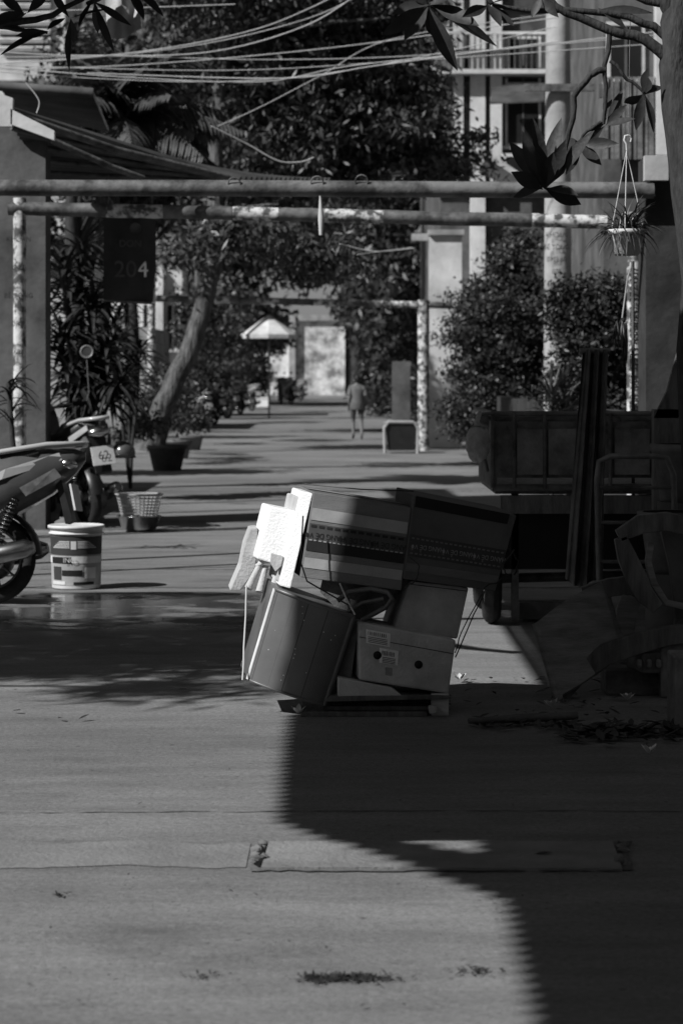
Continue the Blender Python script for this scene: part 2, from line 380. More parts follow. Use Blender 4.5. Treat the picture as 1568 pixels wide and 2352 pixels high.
for k in range(7): faceband(fD,.7,.84,m_inkg,oD,'barcode',.29+k*.011,.29+k*.011+.004,.006)
for k in range(4): faceband(fD,.22+k*.028,.23+k*.028,m_inkg,oD,'label_line',.1,.3,.006)
qbox('cardboard_flap',(798,1418),(824,1426),(806,1560),(775,1552),11.05,11.02,(-.03,.3,0),[m_card],.003)
qbox('styrofoam_sheet',(776,1556),(900,1580),(925,1600),(776,1600),10.95,10.98,(-.02,.3,0),[m_foamdirty],.005)
b=B(m_steel,m_white,m_cloth)
b.prism([W(*p,11.15) for p in [(742,1330),(905,1352),(890,1400),(820,1425),(770,1395),(735,1360)]],(0,.3,0),2)
cv=[W(*p,11.06) for p in [(775,1380),(800,1360),(850,1352),(890,1360),(900,1375),(885,1395),(830,1425)]]
b.tube(cv,.012,8,0); cv2=[W(*p,11.05) for p in [(800,1405),(830,1385),(880,1375)]]; b.tube(cv2,.01,8,0)
b.tube([W(780,1340,11.05),W(795,1375,11.0),W(815,1412,10.97)],.004,6,1)
b.done('plastic_tray')
b=B(m_woodd,m_foamdirty,m_rubber)
q=[W(745,1612,10.95),W(1030,1606,10.98),W(1032,1598,10.98),W(760,1598,10.95)]
b.hexa(q+[p+Vector((0,.5,.0)) for p in q])
b.box(X(690,11),X(980,11),10.98,11.5,.0,.022); b.box(X(990,11),X(1030,11),11.0,11.1,.0,.1,1)
b.prism([W(985,1640,10.9),W(1002,1638,10.9),W(1004,1628,10.9),W(985,1626,10.9)],(0,.1,0),1)
for k in range(5): 
    y=11.02+k*.1; b.box(X(745,y),X(1035,y),y,y+.06,.024,.042)
b.done('wooden_pallet',.003)
b=B(m_cable,m_black)
b.tube(wob([W(566,1345,11.2),W(562,1450,11.1),W(557,1562,11.02)],.002,3),.004,6)
b.tube(wob([W(1112,1358,11.05),W(1075,1440,11.1),W(1045,1510,11.1)],.003,3),.003,6,1)
b.tube(wob([W(1105,1365,11.1),W(1060,1450,11.1),W(1044,1500,11.1)],.004,3),.003,6,1)
b.tube([W(700,1112,11.4),W(830,1124,11.25),W(950,1128,11.2)],.003,6,1)
b.tube([W(696,1185,11.02),W(690,1290,11.0),W(705,1335,10.98),W(800,1390,10.96)],.004,6,1)
b.tube(wob([W(1180,1262,11.03),W(1150,1305,11.0),W(1170,1320,11.0),W(1110,1352,11.0)],.008,4),.004,6,1)
b.tube(wob([W(940,1280,10.98),W(965,1300,10.97),W(955,1335,10.98),W(930,1350,11.0)],.006,4),.003,6,1)
b.done('tie_cord')

# ------------------------------------------------ paint bucket
d=17.6; cx=X(176,d); b=B(m_white,m_inkg,m_ink,m_plaster)
H=.455
b.lathe([(0,.0),(.172,.0),(.176,.01),(.186,H-.06),(.2,H-.058),(.2,H-.05),(.187,H-.048),(.19,H-.02),(.207,H-.018),(.207,H),(.195,H+.006),(.19,H-.004),(0,H-.006)],(cx,d,.004),seg=48)
def lab(z0,z1,a0,a1,m,off):
    vs=[];n=24
    for i in range(n+1):
        a=math.radians(a0+(a1-a0)*i/n)
        for z in (z0,z1):
            r=.176+(.186-.176)*(z-.01)/(H-.07)+off; vs.append((cx+r*math.sin(a),d-r*math.cos(a),z+.004))
    b._add(vs,[(2*i,2*i+2,2*i+3,2*i+1) for i in range(n)],m,True)
lab(.25,.38,-88,88,1,.002); lab(.03,.245,-88,88,3,.002); lab(.19,.24,-85,85,0,.004); lab(.19,.235,-60,-5,2,.006)
lab(.07,.165,-55,-30,1,.005);lab(.1,.14,-28,20,2,.005); lab(.08,.16,25,55,0,.005);lab(.035,.06,-60,-20,0,.005);lab(.035,.055,0,50,2,.005)
for k in range(5):
    lab(.30+k*.011,.306+k*.011,-55+k*5,-9,0,.0045); lab(.30+k*.011,.306+k*.011,9,55-k*5,0,.0045)
lab(.29,.35,-6,6,0,.0048)
ob=b.done('paint_bucket'); text('INO',(cx-.03,d-.197,.216),(1,0,0),(0,0,1),.05,m_white,ob)

# ------------------------------------------------ motorbikes
def bike(name,loc,yaw,style='scooter',sc_=1.0,plate=None,lean=0):
    b=B(m_paint,m_black,m_rubber,m_chrome,m_seat,m_paintl,m_white,m_steel)
    R=.27; wb=1.25
    for x in (0,wb):
        b.torus((x,0,R+.0),R-.045,.045,(0,1,0),36,10,2); b.torus((x,0,R),R-.09,.012,(0,1,0),30,6,7)
        b.lathe([(0,-.05),(.045,-.05),(.045,.05),(0,.05)],(x,0,R),(0,1,0),14,7)
        b.lathe([(0,-.012),(.085,-.012),(.085,.012),(0,.012)],(x,0,R),(0,1,0),20,3)
        for k in range(10):
            a=k*math.pi/5; b.tube([(x,0,R),(x+math.cos(a)*(R-.09),0,R+math.sin(a)*(R-.09))],.008,5,7)
    for x,a0,a1 in ((0,30,175),(wb,20,150)):
        vs=[]
        for i in range(13):
            a=math.radians(a0+(a1-a0)*i/12)
            for yy,rr in ((-.06,R+.01),(-.03,R+.035),(.03,R+.035),(.06,R+.01)): vs.append((x+rr*math.cos(a),yy,R+rr*math.sin(a)))
        b._add(vs,[(i*4+k,i*4+k+1,i*4+k+5,i*4+k+4) for i in range(12) for k in range(3)],1 if x==0 else 0,True)
    if style=='scooter': secs=[(-.56,.86,.91,.02),(-.5,.78,.93,.07),(-.36,.66,.93,.13),(-.15,.54,.9,.175),(.1,.4,.85,.19),(.3,.33,.78,.17),(.45,.28,.66,.14)]
    else: secs=[(-.42,.82,.90,.03),(-.34,.74,.92,.08),(-.15,.58,.87,.13),(.1,.46,.80,.15),(.3,.36,.74,.14),(.42,.3,.66,.12)]
    vs=[]
    for x,z0,z1,h in secs:
        for yy,zz in ((-h*.5,z0),(-h,z0+(z1-z0)*.35),(-h,z0+(z1-z0)*.75),(-h*.7,z1),(h*.7,z1),(h,z0+(z1-z0)*.75),(h,z0+(z1-z0)*.35),(h*.5,z0)): vs.append((x,yy,zz))
    n=8;k=len(secs)
    b._add(vs,[(i*n+j,i*n+(j+1)%n,(i+1)*n+(j+1)%n,(i+1)*n+j) for i in range(k-1) for j in range(n)]+[list(range(n)),list(range((k-1)*n,k*n))],0,True)
    hh=.19 if style=='scooter' else .152
    for sgn in (-1,1):
        b.prism([(-.44,sgn*.09,.86),(-.1,sgn*hh,.74),(.28,sgn*hh,.58),(.2,sgn*hh,.66),(-.12,sgn*hh,.80),(-.42,sgn*.09,.905)],(0,sgn*.008,0),5)
        b.prism([(-.44,sgn*.09,.76),(-.24,sgn*.15,.64),(-.2,sgn*.15,.69),(-.4,sgn*.1,.81)],(0,sgn*.02,0),7)
    sp=[(-.3,.915),(-.1,.945),(.1,.91),(.3,.82),(.48,.80),(.52,.76),(.4,.73),(0,.79),(-.3,.87)]
    b.prism([(x,-.13,z) for x,z in sp],(0,.26,0),4,True)
    b.tube([(-.05,-.15,.9),(-.35,-.13,.95),(-.55,-.06,.96),(-.55,.06,.96),(-.35,.13,.95),(-.05,.15,.9)],.017,8,5)
    b.prism([(-.2,-.1,.925),(-.55,-.05,.955),(-.55,.05,.955),(-.2,.1,.925)],(0,0,.012),5)
    b.ell((-.46,0,.84),.07,.1,.05,3)
    b.prism([(-.38,-.07,.8),(-.42,-.07,.78),(-.5,-.07,.5),(-.46,-.07,.48)],(0,.14,0),1)
    b.box(-.512,-.5,-.1,.1,.56,.72,6,Matrix.Rotation(math.radians(12),3,'Y'))
    b.box(.12,.5,-.1,.1,.2,.42,7); b.ell((.3,-.1,.28),.13,.05,.1,7); b.lathe([(.05,-.14),(.13,-.12),(.13,.0),(.05,.0)],(.02,-.02,.27),(0,1,0),16,7)
    b.ell((.1,.1,.3),.22,.07,.11,7)
    b.tube([(.5,-.1,.25),(.3,-.16,.2),(.1,-.17,.24),(-.05,-.17,.28)],.02,8,3)
    for sy in ((-1,1) if style=='scooter' else (-1,)): b.tube([(.1,sy*.18,.27),(.02,sy*.18,.27),(-.25,sy*.185,.33),(-.3,sy*.185,.34)],[.04,.062,.058,.03],14,3)
    for k in range(12): b.torus((-.06-.009*k,.12,.36+.024*k),.026,.008,(-.35,0,1),10,5,3)
    b.tube([(-.03,.12,.3),(-.18,.12,.68)],.012,6,1)
    b.tube([(0,-.08,.27),(.3,-.09,.3)],.03,8,1); b.tube([(.3,.1,.22),(.26,.2,.01)],.014,6,1)
    if style=='scooter': b.box(.5,.95,-.16,.16,.25,.31,1)
    else: b.prism([(.4,-.06,.3),(.5,-.06,.62),(.95,-.06,.8),(1.0,-.06,.6),(.8,-.06,.35)],(0,.12,0),5)
    b.prism([(.92,-.19,.3),(1.06,-.19,.45),(1.02,-.17,.85),(.96,-.12,1.0),(.92,-.12,.95),(.9,-.17,.5)],(0,.38,0),0)
    b.tube([(wb,-.07,R),(1.1,-.07,.75)],.022,8,7); b.tube([(wb,.07,R),(1.1,.07,.75)],.022,8,7)
    b.tube([(1.1,0,.7),(.98,0,1.02)],.03,8,1); b.ell((1.02,0,1.0),.1,.13,.09,0); b.ell((1.1,0,.98),.04,.09,.07,3)
    b.tube([(.86,-.36,1.03),(.95,-.2,1.03),(.99,0,1.0),(.95,.2,1.03),(.86,.36,1.03)],.013,8,3)
    for sgn in (-1,1):
        b.tube([(.82,sgn*.38,1.03),(.88,sgn*.27,1.035)],.02,8,2); b.tube([(.93,sgn*.24,1.03),(.95,sgn*.27,1.15),(.9,sgn*.3,1.22)],.006,6,3)
        b.ell((.9,sgn*.31,1.25),.015,.055,.045,1); b.tube([(.9,sgn*.37,1.02),(.97,sgn*.25,1.0)],.005,5,3)
    o=b.done(name,recalc=True)
    if plate: text(plate,(-.522,0,.64),(0,-1,0),(.2,0,1),.1,m_ink,o,'plate_number')
    o.matrix_world=Matrix.Translation(loc)@Matrix.Rotation(yaw,4,'Z')@Matrix.Rotation(lean,4,'X')@Matrix.Scale(sc_,4)
    return o
bike('scooter',(X(-15,16.5),16.4,0),math.radians(174),'scooter',1.13,lean=math.radians(5))
bike('motorbike',(X(212,24.9),24.7,0),math.radians(116),'moped',1.18,'62',lean=math.radians(-6))
bike('motorbike',(X(110,27),27.4,0),math.radians(100),'moped',1.12,None,lean=math.radians(-6))
for (px,py,yw,s) in [(455,992,125,1.12),(492,976,120,1.12),(522,962,128,1.15),(552,952,118,1.15),(578,944,122,1.2),(668,929,110,1.35),(690,922,120,1.35)]:
    p=G(px,py); bike('motorbike',p,math.radians(yw),'moped',s)
def helmet(loc,r,name='helmet',mat=m_paint):
    b=B(mat,m_black); b.ell(loc,r,r*1.15,r,0,z0=-.35,z1=1); b.torus((loc[0],loc[1],loc[2]-r*.33),r*.95,.012,(0,0,1),24,6,1)
    b.prism([(loc[0]-r*.7,loc[1]-r*.9,loc[2]-.1*r),(loc[0]+r*.7,loc[1]-r*.9,loc[2]-.1*r),(loc[0]+r*.5,loc[1]-r*1.5,loc[2]-.25*r),(loc[0]-r*.5,loc[1]-r*1.5,loc[2]-.25*r)],(0,0,.012),1); b.done(name)
helmet(W(284,1040,24.3),.12); 
b=B(m_terra); b.lathe([(0,0),(.08,0),(.125,.07),(.13,.14),(.1,.22),(.055,.245),(.06,.26),(.04,.26),(.04,.2)],(X(152,22.0),22.0,0),seg=28); b.done('clay_jar')
d=24.0; p=(X(320,d),d,0); b=B(m_chrome,m_cloth,m_steel)
b.lathe([(0,.0),(.11,.0),(.17,.03),(.21,.15),(.225,.155),(.21,.16),(.155,.05),(0,.02)],p,seg=36)
ob=b.done('metal_bowl')
b=B(m_plaster)
for lv in range(8):
    z=.15+lv*.03; r=.16+lv*.006; b.tube([(p[0]+r*math.cos(a*math.pi/12)*1.1,p[1]+r*math.sin(a*math.pi/12),z) for a in range(25)],.006,5,0,False)
for k in range(30):
    a=k*math.pi/15; b.tube([(p[0]+.155*1.1*math.cos(a),p[1]+.155*math.sin(a),.145),(p[0]+.205*1.1*math.cos(a),p[1]+.205*math.sin(a),.37)],.005,5)
b.tube([(p[0]+.21*math.cos(a*math.pi/12)*1.1,p[1]+.21*math.sin(a*math.pi/12),.37) for a in range(25)],.011,6,0,False)
b.done('plastic_basket')

# ------------------------------------------------ barrier portals
def portal(d,pyL,pyR,xl,xr,r,segs,posts,name='height_barrier'):
    b=B(m_pipe,m_pipew,m_rust)
    zL,zR=Z(pyL,d),Z(pyR,d)
    def zz(x): return zL+(zR-zL)*(x-xl)/(xr-xl)
    cuts=[xl]+[X(s,d) for s in segs]+[xr]
    for i in range(len(cuts)-1):
        n=6; b.tube([(cuts[i]+(cuts[i+1]-cuts[i])*k/n,d,zz(cuts[i]+(cuts[i+1]-cuts[i])*k/n)+random.uniform(-.004,.004)) for k in range(n+1)],r,16,i%2)
    for x,rr,mi in posts: b.tube([(x,d,0),(x,d,zz(x)+.1)],rr,16,mi)
    return b.done(name)
portal(19.4,430,437,-3.3,2.5,.066,[],[(-3.32,.07,0)])
pB=portal(23.2,478,510,X(20,23.2),X(1392,23.2),.066,[245,375,535,640,745,880,1220],[(X(46,23.2),.062,1),(X(1455,23.2),.07,1)])
for i,z in enumerate([.6,1.0,1.45,1.9,2.3]): text(['0903 668 680','0938 007 137','0908 664 277','0933 688 071','0982 377 007'][i],(X(1455,23.2),23.2-.073,z),(0,0,1),(-1,0,0),.13,m_ink,pB,sx=.8)
for i in range(7): text(['KHOAN','CẮT','BÊ TÔNG','0903','688','077','137'][i],(X(46,23.2),23.2-.068,2.85-i*.27),(1,0,0),(0,0,1),.065,m_ink,pB)
portal(49.7,685,702,-3.9,2.35,.07,[490,530,590,640,720,780,860,960],[(X(972,49.7),.12,1),(-3.9,.08,1)])
b=B(m_pipe,m_cable)
for px,py in [(538,418),(728,415),(830,412)]: b.torus(W(px,py+4,19.34),.05,.006,(0,1,.3),14,6)
b.tube([W(735,450,19.3),W(737,500,19.3),W(737,540,19.3)],[.006,.025,.016],10,1)
b.done('beam_hooks')

# ------------------------------------------------ left side
b=B(m_plasterd,m_corr)
b.box(-4.6,X(105,24.3),24.3,24.75,0,Z(285,24.3)); b.box(-4.6,-4.2,24.75,34,0,1.7)
b.box(-4.7,-4.45,-4,24.3,0,1.1)
b.done('boundary_wall')
def corr(P00,P10,P01,P11,period_n,amp,mats=(m_corr,)):
    b=B(*mats); vs=[]; P00,P10,P01,P11=map(Vector,(P00,P10,P01,P11)); N=(P10-P00).cross(P01-P00).normalized()
    n=period_n*6
    for i in range(n+1):
        u=i/n; o=N*amp*math.sin(2*math.pi*period_n*u)
        for v in (0,.5,1): vs.append(P00.lerp(P10,u).lerp(P01.lerp(P11,u),v)+o)
    b._add(vs,[(i*3+j,i*3+j+1,(i+1)*3+j+1,(i+1)*3+j) for i in range(n) for j in range(2)],0,True); return b
b=corr(W(0,238,22),W(0,238,22)+Vector((-.3,6,-.2)),W(530,412,23.5),W(760,414,29.5),22,.035)
b.mats+= [m_plasterl,m_rust]
b.tube([W(30,262,21.9),W(270,345,22.6),W(530,410,23.4)],.035,8,2)
for k in range(1,5): 
    t=k/5; b.tube([W(0,238,22)+Vector((-.3*t,6*t,-.2*t-.06)),W(530,412,23.5).lerp(W(760,414,29.5),t)-Vector((0,0,.06))],.025,6,2)
for q in ([(25,285),(125,322),(125,300),(25,250)],[(0,290),(28,290),(30,225),(0,215)]):
    b.hexa([W(*c,21.8) for c in q]+[W(*c,21.8)+Vector((0,.1,0)) for c in q],1)
b.tube([W(120,322,22),W(260,385,22.3),W(330,410,22.5)],.03,8,2)
b.box(-4.5,-4.42,22,22.1,0,4.2,2);b.box(-4.5,-4.42,27.5,27.6,0,4.2,2)
b.done('corrugated_awning',recalc=False)
b=corr(W(0,195,25),W(0,195,25)+Vector((-.5,5,.3)),W(215,215,25),W(250,300,30),22,.035); b.mats+=[m_plasterd]
b.tube([W(-40,195,25),W(215,213,25)],.05,8,1); b.box(-5.3,-5.2,25,25.1,0,4.6,1)
b.done('corrugated_roof',recalc=False)
d=25; b=B(m_cardband,m_inkg,m_steel)
vs=[];nx,nz=10,14
for j in range(nz+1):
    for i in range(nx+1):
        u=i/nx;v=j/nz; px=238+(358-238)*u; py=497+(688+8*u-497)*v; q=W(px,py,d); q.y+=.02*math.sin(u*7+v*3); vs.append(q)
b._add(vs,[(j*(nx+1)+i,j*(nx+1)+i+1,(j+1)*(nx+1)+i+1,(j+1)*(nx+1)+i) for j in range(nz) for i in range(nx)],0,True)
b.tube([W(232,495,d),W(362,495,d)],.015,6,2); b.tube([W(240,690,d),W(358,697,d)],.015,6,2)
for px in (250,350): b.tube([W(px,495,d),W(px,400,d)],.005,5,2)
ob=b.done('hanging_banner',recalc=False); text('204',W(302,620,24.9),(1,0,0),(0,0,1),.24,m_signink,ob); text('DON',W(300,560,24.9),(1,0,0),(0,0,1),.1,m_signink,ob)
b=B(m_signink); b.lathe([(0,0),(.06,0),(.06,.01)],W(312,525,24.93),(0,-1,0),20); b.done('round_mark',parent=ob)

def pot(name,px,d,r,h,mat=m_terra):
    b=B(mat,m_dirt); x=X(px,d); b.lathe([(0,0),(r*.7,0),(r*.95,h*.85),(r*1.06,h*.86),(r*1.06,h),(r*.92,h)],(x,d,0),seg=28); b.lathe([(0,h*.9),(r*.93,h*.9)],(x,d,0),seg=20,m=1); b.done(name)
pot('plant_pot',384,39.3,.32,.42,m_plasterd); pot('plant_pot',180,30,.25,.35); pot('plant_pot',410,45,.25,.35); pot('plant_pot',440,50,.25,.3,m_plasterd)
def strapplant(name,stems,n,L,w,mat=m_leafd,droop=1.2,el=(-.2,1.2)):
    b=B(mat,m_barkd)
    for base,top in stems:
        base=Vector(base);top=Vector(top); b.tube(wob([base,top],.02,3),.025,6,1)
        for k in range(n):
            a=random.uniform(0,6.28); e=random.uniform(*el); q=base.lerp(top,1-.3*random.random()**1.5)
            b.strap(q,(math.cos(a)*math.cos(e),math.sin(a)*math.cos(e),math.sin(e)),L*random.uniform(.7,1.1),w,droop*random.uniform(.6,1.3))
    return b.done(name,recalc=False)
bs=(X(180,30),30,.3)
strapplant('dracaena_plant',[(bs,W(150,620,30)),(bs,W(215,690,30)),(bs,W(255,780,29.8)),(bs,W(190,560,30.2)),(bs,W(140,760,29.8)),(bs,W(230,850,29.8)),(bs,W(170,850,29.6)),(bs,W(270,880,29.6))],80,.62,.055)
strapplant('dracaena_plant',[((X(300,33),33,.0),W(290,620,33)),((X(300,33),33,.0),W(320,800,33)),((X(300,33),33,.0),W(260,740,33))],60,.5,.045)
b=B(m_steel,m_chrome); b.torus(W(200,808,28),.07,.012,(0,-1,.2),24,6); b.lathe([(0,0),(.068,0)],W(200,808,28),(0,-1,.2),20,1); b.tube([W(200,825,28),W(205,900,28),W(190,960,28.0),G(190,1150)],.008,6); b.done('round_mirror')
def frond(b,base,dirv,L,ll,droop=.9,m=0):
    d=Vector(dirv).normalized(); p=Vector(base); n=28; pts=[p.copy()]
    for i in range(n):
        t=i/n; s=d.cross(Vector((0,0,1))).normalized(); 
        if t>.1:
            for sg in (-1,1):
                ld=(s*sg*.8+d*.7+Vector((0,0,-.25+random.uniform(-.15,.15)))).normalized(); le=ll*(math.sin(math.pi*(t*.85+.1)))*random.uniform(.8,1.1)
                b.strap(p,ld,le,.05,.7,m,n=3)
        d=(d+Vector((0,0,-droop/n))).normalized(); p=p+d*L/n; pts.append(p.copy())
    b.tube(pts,[.02*(1-.8*i/n) for i in range(n+1)],5,m)
b=B(m_leaf,m_barkd)
c=W(265,300,33)+Vector((0,0,.1))
b.tube(wob([(c.x-.4,33,0),(c.x-.2,33,2.5),c],.03,4),[.16-.004*i for i in range(9)],10,1)
for k in range(40):
    a=k*2.4; e=random.uniform(-.1,1.4); frond(b,c,(math.cos(a)*math.cos(e)+.25,math.sin(a)*math.cos(e)-.2,math.sin(e)),random.uniform(1.3,2.0),.6)
b.done('palm_tree',recalc=False)

# ------------------------------------------------ trees
T=39.5
tree('leaning_tree',[(X(352,T),T,.3),W(375,930,T),W(430,820,T),W(470,690,T),W(492,600,T),W(492,430,T+.5),W(500,250,T+.5),W(530,40,T+.5),W(545,-150,T+.5)],.19,.08,
 [[W(492,560,T),W(560,480,T),W(640,470,T)],[W(500,330,T+.5),W(545,270,T+.5),W(590,190,T+.5),W(640,90,T)],[W(495,420,T+.5),W(440,330,T)],[W(500,250,T),W(640,200,T+1),W(800,150,T+1),W(930,200,T+1)],[W(530,40,T),W(700,60,T),W(900,40,T)]],
 [(*W(660,200,T+1),1.2,1.3,1.1),(*W(860,290,T+1.5),1.5,1.3,1.1),(*W(780,120,T+2),1.7,1.5,1.3),(*W(960,210,T+1),.9,1,.9),(*W(640,330,T+1),1.0,1.2,.7),(*W(600,60,T+1.5),1.3,1.3,1.2),(*W(470,570,T),.8,1,.28),(*W(700,590,T+1),.7,.9,.33),(*W(590,530,T),.7,.8,.3),(*W(780,560,T+1),.4,.7,.3),(*W(950,340,T+2),1.2,1,.6),(*W(860,20,T+2),1.5,1.5,1.2),(*W(560,-60,T),1.8,1.6,1),(*W(820,400,T+2),1.6,1,.4)],
 52000,.17,.055,m_leaf,m_bark,.22,380,3,.8)
def simpletree(name,x,y,h,blobs,n,L,w,mat,clump,nc,seed,r=.2):
    lim=[]
    for bb in blobs: lim.append([(x,y,h*.55),((x+bb[0])/2,(y+bb[1])/2,(h*.6+bb[2])/2+.2),bb[:3]])
    return tree(name,[(x,y,0),(x+.1,y,h*.3),(x-.05,y,h*.6),(x,y,h*.85)],r,r*.5,lim,blobs,n,L,w,mat,m_barkd,clump,nc,seed)
simpletree('shade_tree',-5.2,47,7,[(-4.9,48,7.2,1.2,1.6,1.5),(-3.9,48,6.4,1.1,1.4,1.),(-4.6,49,5.2,1.1,1.5,.8)],13000,.2,.08,m_leafd,.28,130,5)
simpletree('shade_tree',-5.6,64,9,[(-4.8,64,8.8,2,2,1.5),(-3.4,65,7,1.7,2,1.2),(-5,64,6.2,1.6,2,1.),(-3.6,64,10.5,2,2,1.8)],18000,.24,.1,m_leaf,.4,150,6)
simpletree('shade_tree',-5.4,84,11,[(-3.6,84,9,2,2.5,1.7),(-2.4,85,7,1.8,2,1.2),(-1,88,11,2.5,3,2)],12000,.34,.14,m_leaf,.45,110,7)
simpletree('shade_tree',3.2,76,10,[(2.2,76,7.5,1.7,2.4,1.5),(1.4,78,5.2,1.0,2,.8),(2.4,74,4.4,1.0,2,1.0),(3.0,76,9.5,2,2.5,1.6),(2.6,75,2.2,1.1,2.5,1.6),(1.8,76,3.2,.6,2,1.4)],19000,.28,.12,m_leafd,.42,140,8)
simpletree('shade_tree',3.0,110,13,[(1.9,110,8,2,3,2),(1.3,112,5.2,1.1,2.5,1.5),(2.2,108,3,1.3,3,2.6),(2.5,110,12,3,3,2.4),(.6,114,9,1.6,2.5,1.4)],15000,.38,.16,m_leafd,.5,120,9,.3)
simpletree('shade_tree',-7,120,14,[(-5,120,9,2.5,3,2.5),(-2.5,122,12,3,3,2.6),(-1,124,7.6,2.4,3,1.5),(0,124,15,4,3,3),(-6,120,16,4,3,3),(-5,121,4.6,1.8,3,2.0)],21000,.5,.2,m_leaf,.7,150,10,.3)
simpletree('shade_tree',1,165,20,[(0,165,14,5,4,3.5),(4,165,18,5,4,4),(-6,165,18,6,4,4),(0,165,23,7,4,4),(-3,166,9.8,3,3,2.0),(3,166,7,2.0,3,5)],19000,.7,.3,m_leafd,.9,140,12,.4)
leafcloud('shrub',[(-6.4,150,2.6,1.9,4,3.0),(-4.3,152,4.6,.9,3,1.4),(-5.6,140,1.5,1.0,4,1.6)],9000,.4,.18,m_leafd,.4,90,25)
leafcloud('shrub',[(*W(390,900,44),.45,1.5,.5),(*W(350,930,42),.3,1,.4),(*W(440,960,47),.3,1.2,.3),(*W(330,980,38),.3,.8,.25)],7000,.09,.045,m_leafd,.12,80,21)
leafcloud('shrub',[(*W(485,800,78),.9,3,1.1),(*W(490,890,86),.9,2,.7),(*W(455,900,70),.5,2,.6),(*W(545,760,100),1.0,3,1.4),(*W(540,850,112),.9,3,1.0)],12000,.16,.08,m_leafd,.22,110,22)
leafcloud('shrub',[(*W(455,720,56),.45,1.5,.9),(*W(420,860,54),.3,1,.5)],4000,.12,.06,m_leafd,.18,50,24)
tree('ficus_bush',[(3.0,47,0),(3.0,47,1.2),(3.05,47,2.4)],.1,.06,[],[(*W(1130,900,47),.95,1,1.25),(*W(1120,720,47.5),.85,1,.9),(*W(1180,620,47.5),.6,.9,.5),(*W(1060,960,46.5),.35,.7,.35),(*W(1230,800,48),.8,1,1.4),(*W(1200,560,48),.5,.7,.25),(*W(1120,800,46.5),.8,.6,1.2)],42000,.085,.045,m_leafd,m_barkd,.14,330,31,.2)
tree('hedge_shrub',[(2.9,29,0),(2.95,29,1.0),(3.0,29,2)],.06,.03,[],[(*W(1370,800,29),.5,.7,.7),(*W(1400,690,29),.4,.6,.35),(*W(1310,720,29),.3,.5,.45),(*W(1460,900,29),.5,.5,.5),(*W(1330,880,29),.4,.5,.5)],26000,.07,.035,m_leafd,m_barkd,.11,220,32,.3)
strapplant('pandan_plant',[((X(1265,27),27,0),W(1265,900,27)),((X(1300,27),27.2,0),W(1290,920,27.2))],45,.5,.035,m_leaf,.6,(.2,1.5))
leafcloud('shrub',[(1.75,66,1.2,.5,2.5,1.1),(1.9,60,1.0,.5,2,.9),(1.4,90,1.3,.7,6,1.3),(1.9,70,2.4,.6,3,.8)],15000,.14,.07,m_leafd,.2,150,33)

# ------------------------------------------------ shade on the near road: out-of-frame tree and canopy, canopy outline shaped to the shadow
simpletree('shade_tree',-7.6,9.8,5.4,[(-6.5,10.4,5.4,1.5,1.2,.15),(-5.8,11.6,5.3,.9,.6,.15),(-7.6,11.2,5.5,1.2,1.0,.2),(-5.6,10.0,5.3,.8,.7,.15),(-6.9,9.3,5.3,1.3,.35,.15),(-5.7,8.7,5.2,.45,.3,.12)],15000,.26,.035,m_leaf,.13,330,41,.15)
for i,(x,y,ry) in enumerate([(-8.4,34.8,.5),(-8.5,57,1),(-8.5,84,1)]):  # added out of frame to cast shadow bands across the road
    simpletree('shade_tree',x,y,6,[(x,y,6,1.7,ry,1.2),(x+1,y+.3,5,1,ry*.7,.7),(x-1,y,5.2,1,ry*.7,.7)],5000,.26,.12,m_leafd,.25,60,50+i)
b=B(m_corr,m_rust); zc=4.5; ox,oy=-4.23,-2.86
prof=[(-2,.46),(5.86,.46),(7.1,.475),(7.25,.42),(8.15,-.1),(8.4,-.225),(9.5,-.24),(11.03,-.245),(11.2,.09),(11.45,.46),(11.75,1.05),(21,1.1)]
def xl(g): return float(np.interp(g,[p[0] for p in prof],[p[1] for p in prof]))
vs=[];ho=[];y=-2.0
while y<20.7:
    z=zc+.02*math.sin(2*math.pi*y/.1); a,bb=.24,.46; h=False
    if 7.80<y<8.02: t=(8.02-y)/.22; a=.22+.2*t; bb=.45; h=True
    l0=xl(y); a=max(a,l0+.01); bb=max(bb,a+.01)
    for xx in (l0,a,bb,3.2,3.5): vs.append((xx+ox,y+oy,z))
    ho.append(h); y+=.0125
n=len(ho); fs=[]
for i in range(n-1):
    for j in range(4):
        if j==1 and ho[i]: continue
        fs.append((i*5+j,i*5+j+1,i*5+j+6,i*5+j+5))
b._add(vs,fs,0,True)
for yy in (-4.2,12.6,17.3):
    b.tube([(-4.62,yy,4.42),(-.75,yy,4.42)],.04,6,1); b.tube([(-4.6,yy,0),(-4.6,yy,4.42)],.05,8,1); b.tube([(-4.6,yy,3.2),(-3.2,yy,4.4)],.03,6,1)
b.tube([(-3.15,-4.4,4.44),(-3.15,17.6,4.44)],.03,6,1); b.tube([(-1.2,-4.4,4.44),(-1.2,17.6,4.44)],.03,6,1)
b.done('corrugated_canopy',recalc=False)

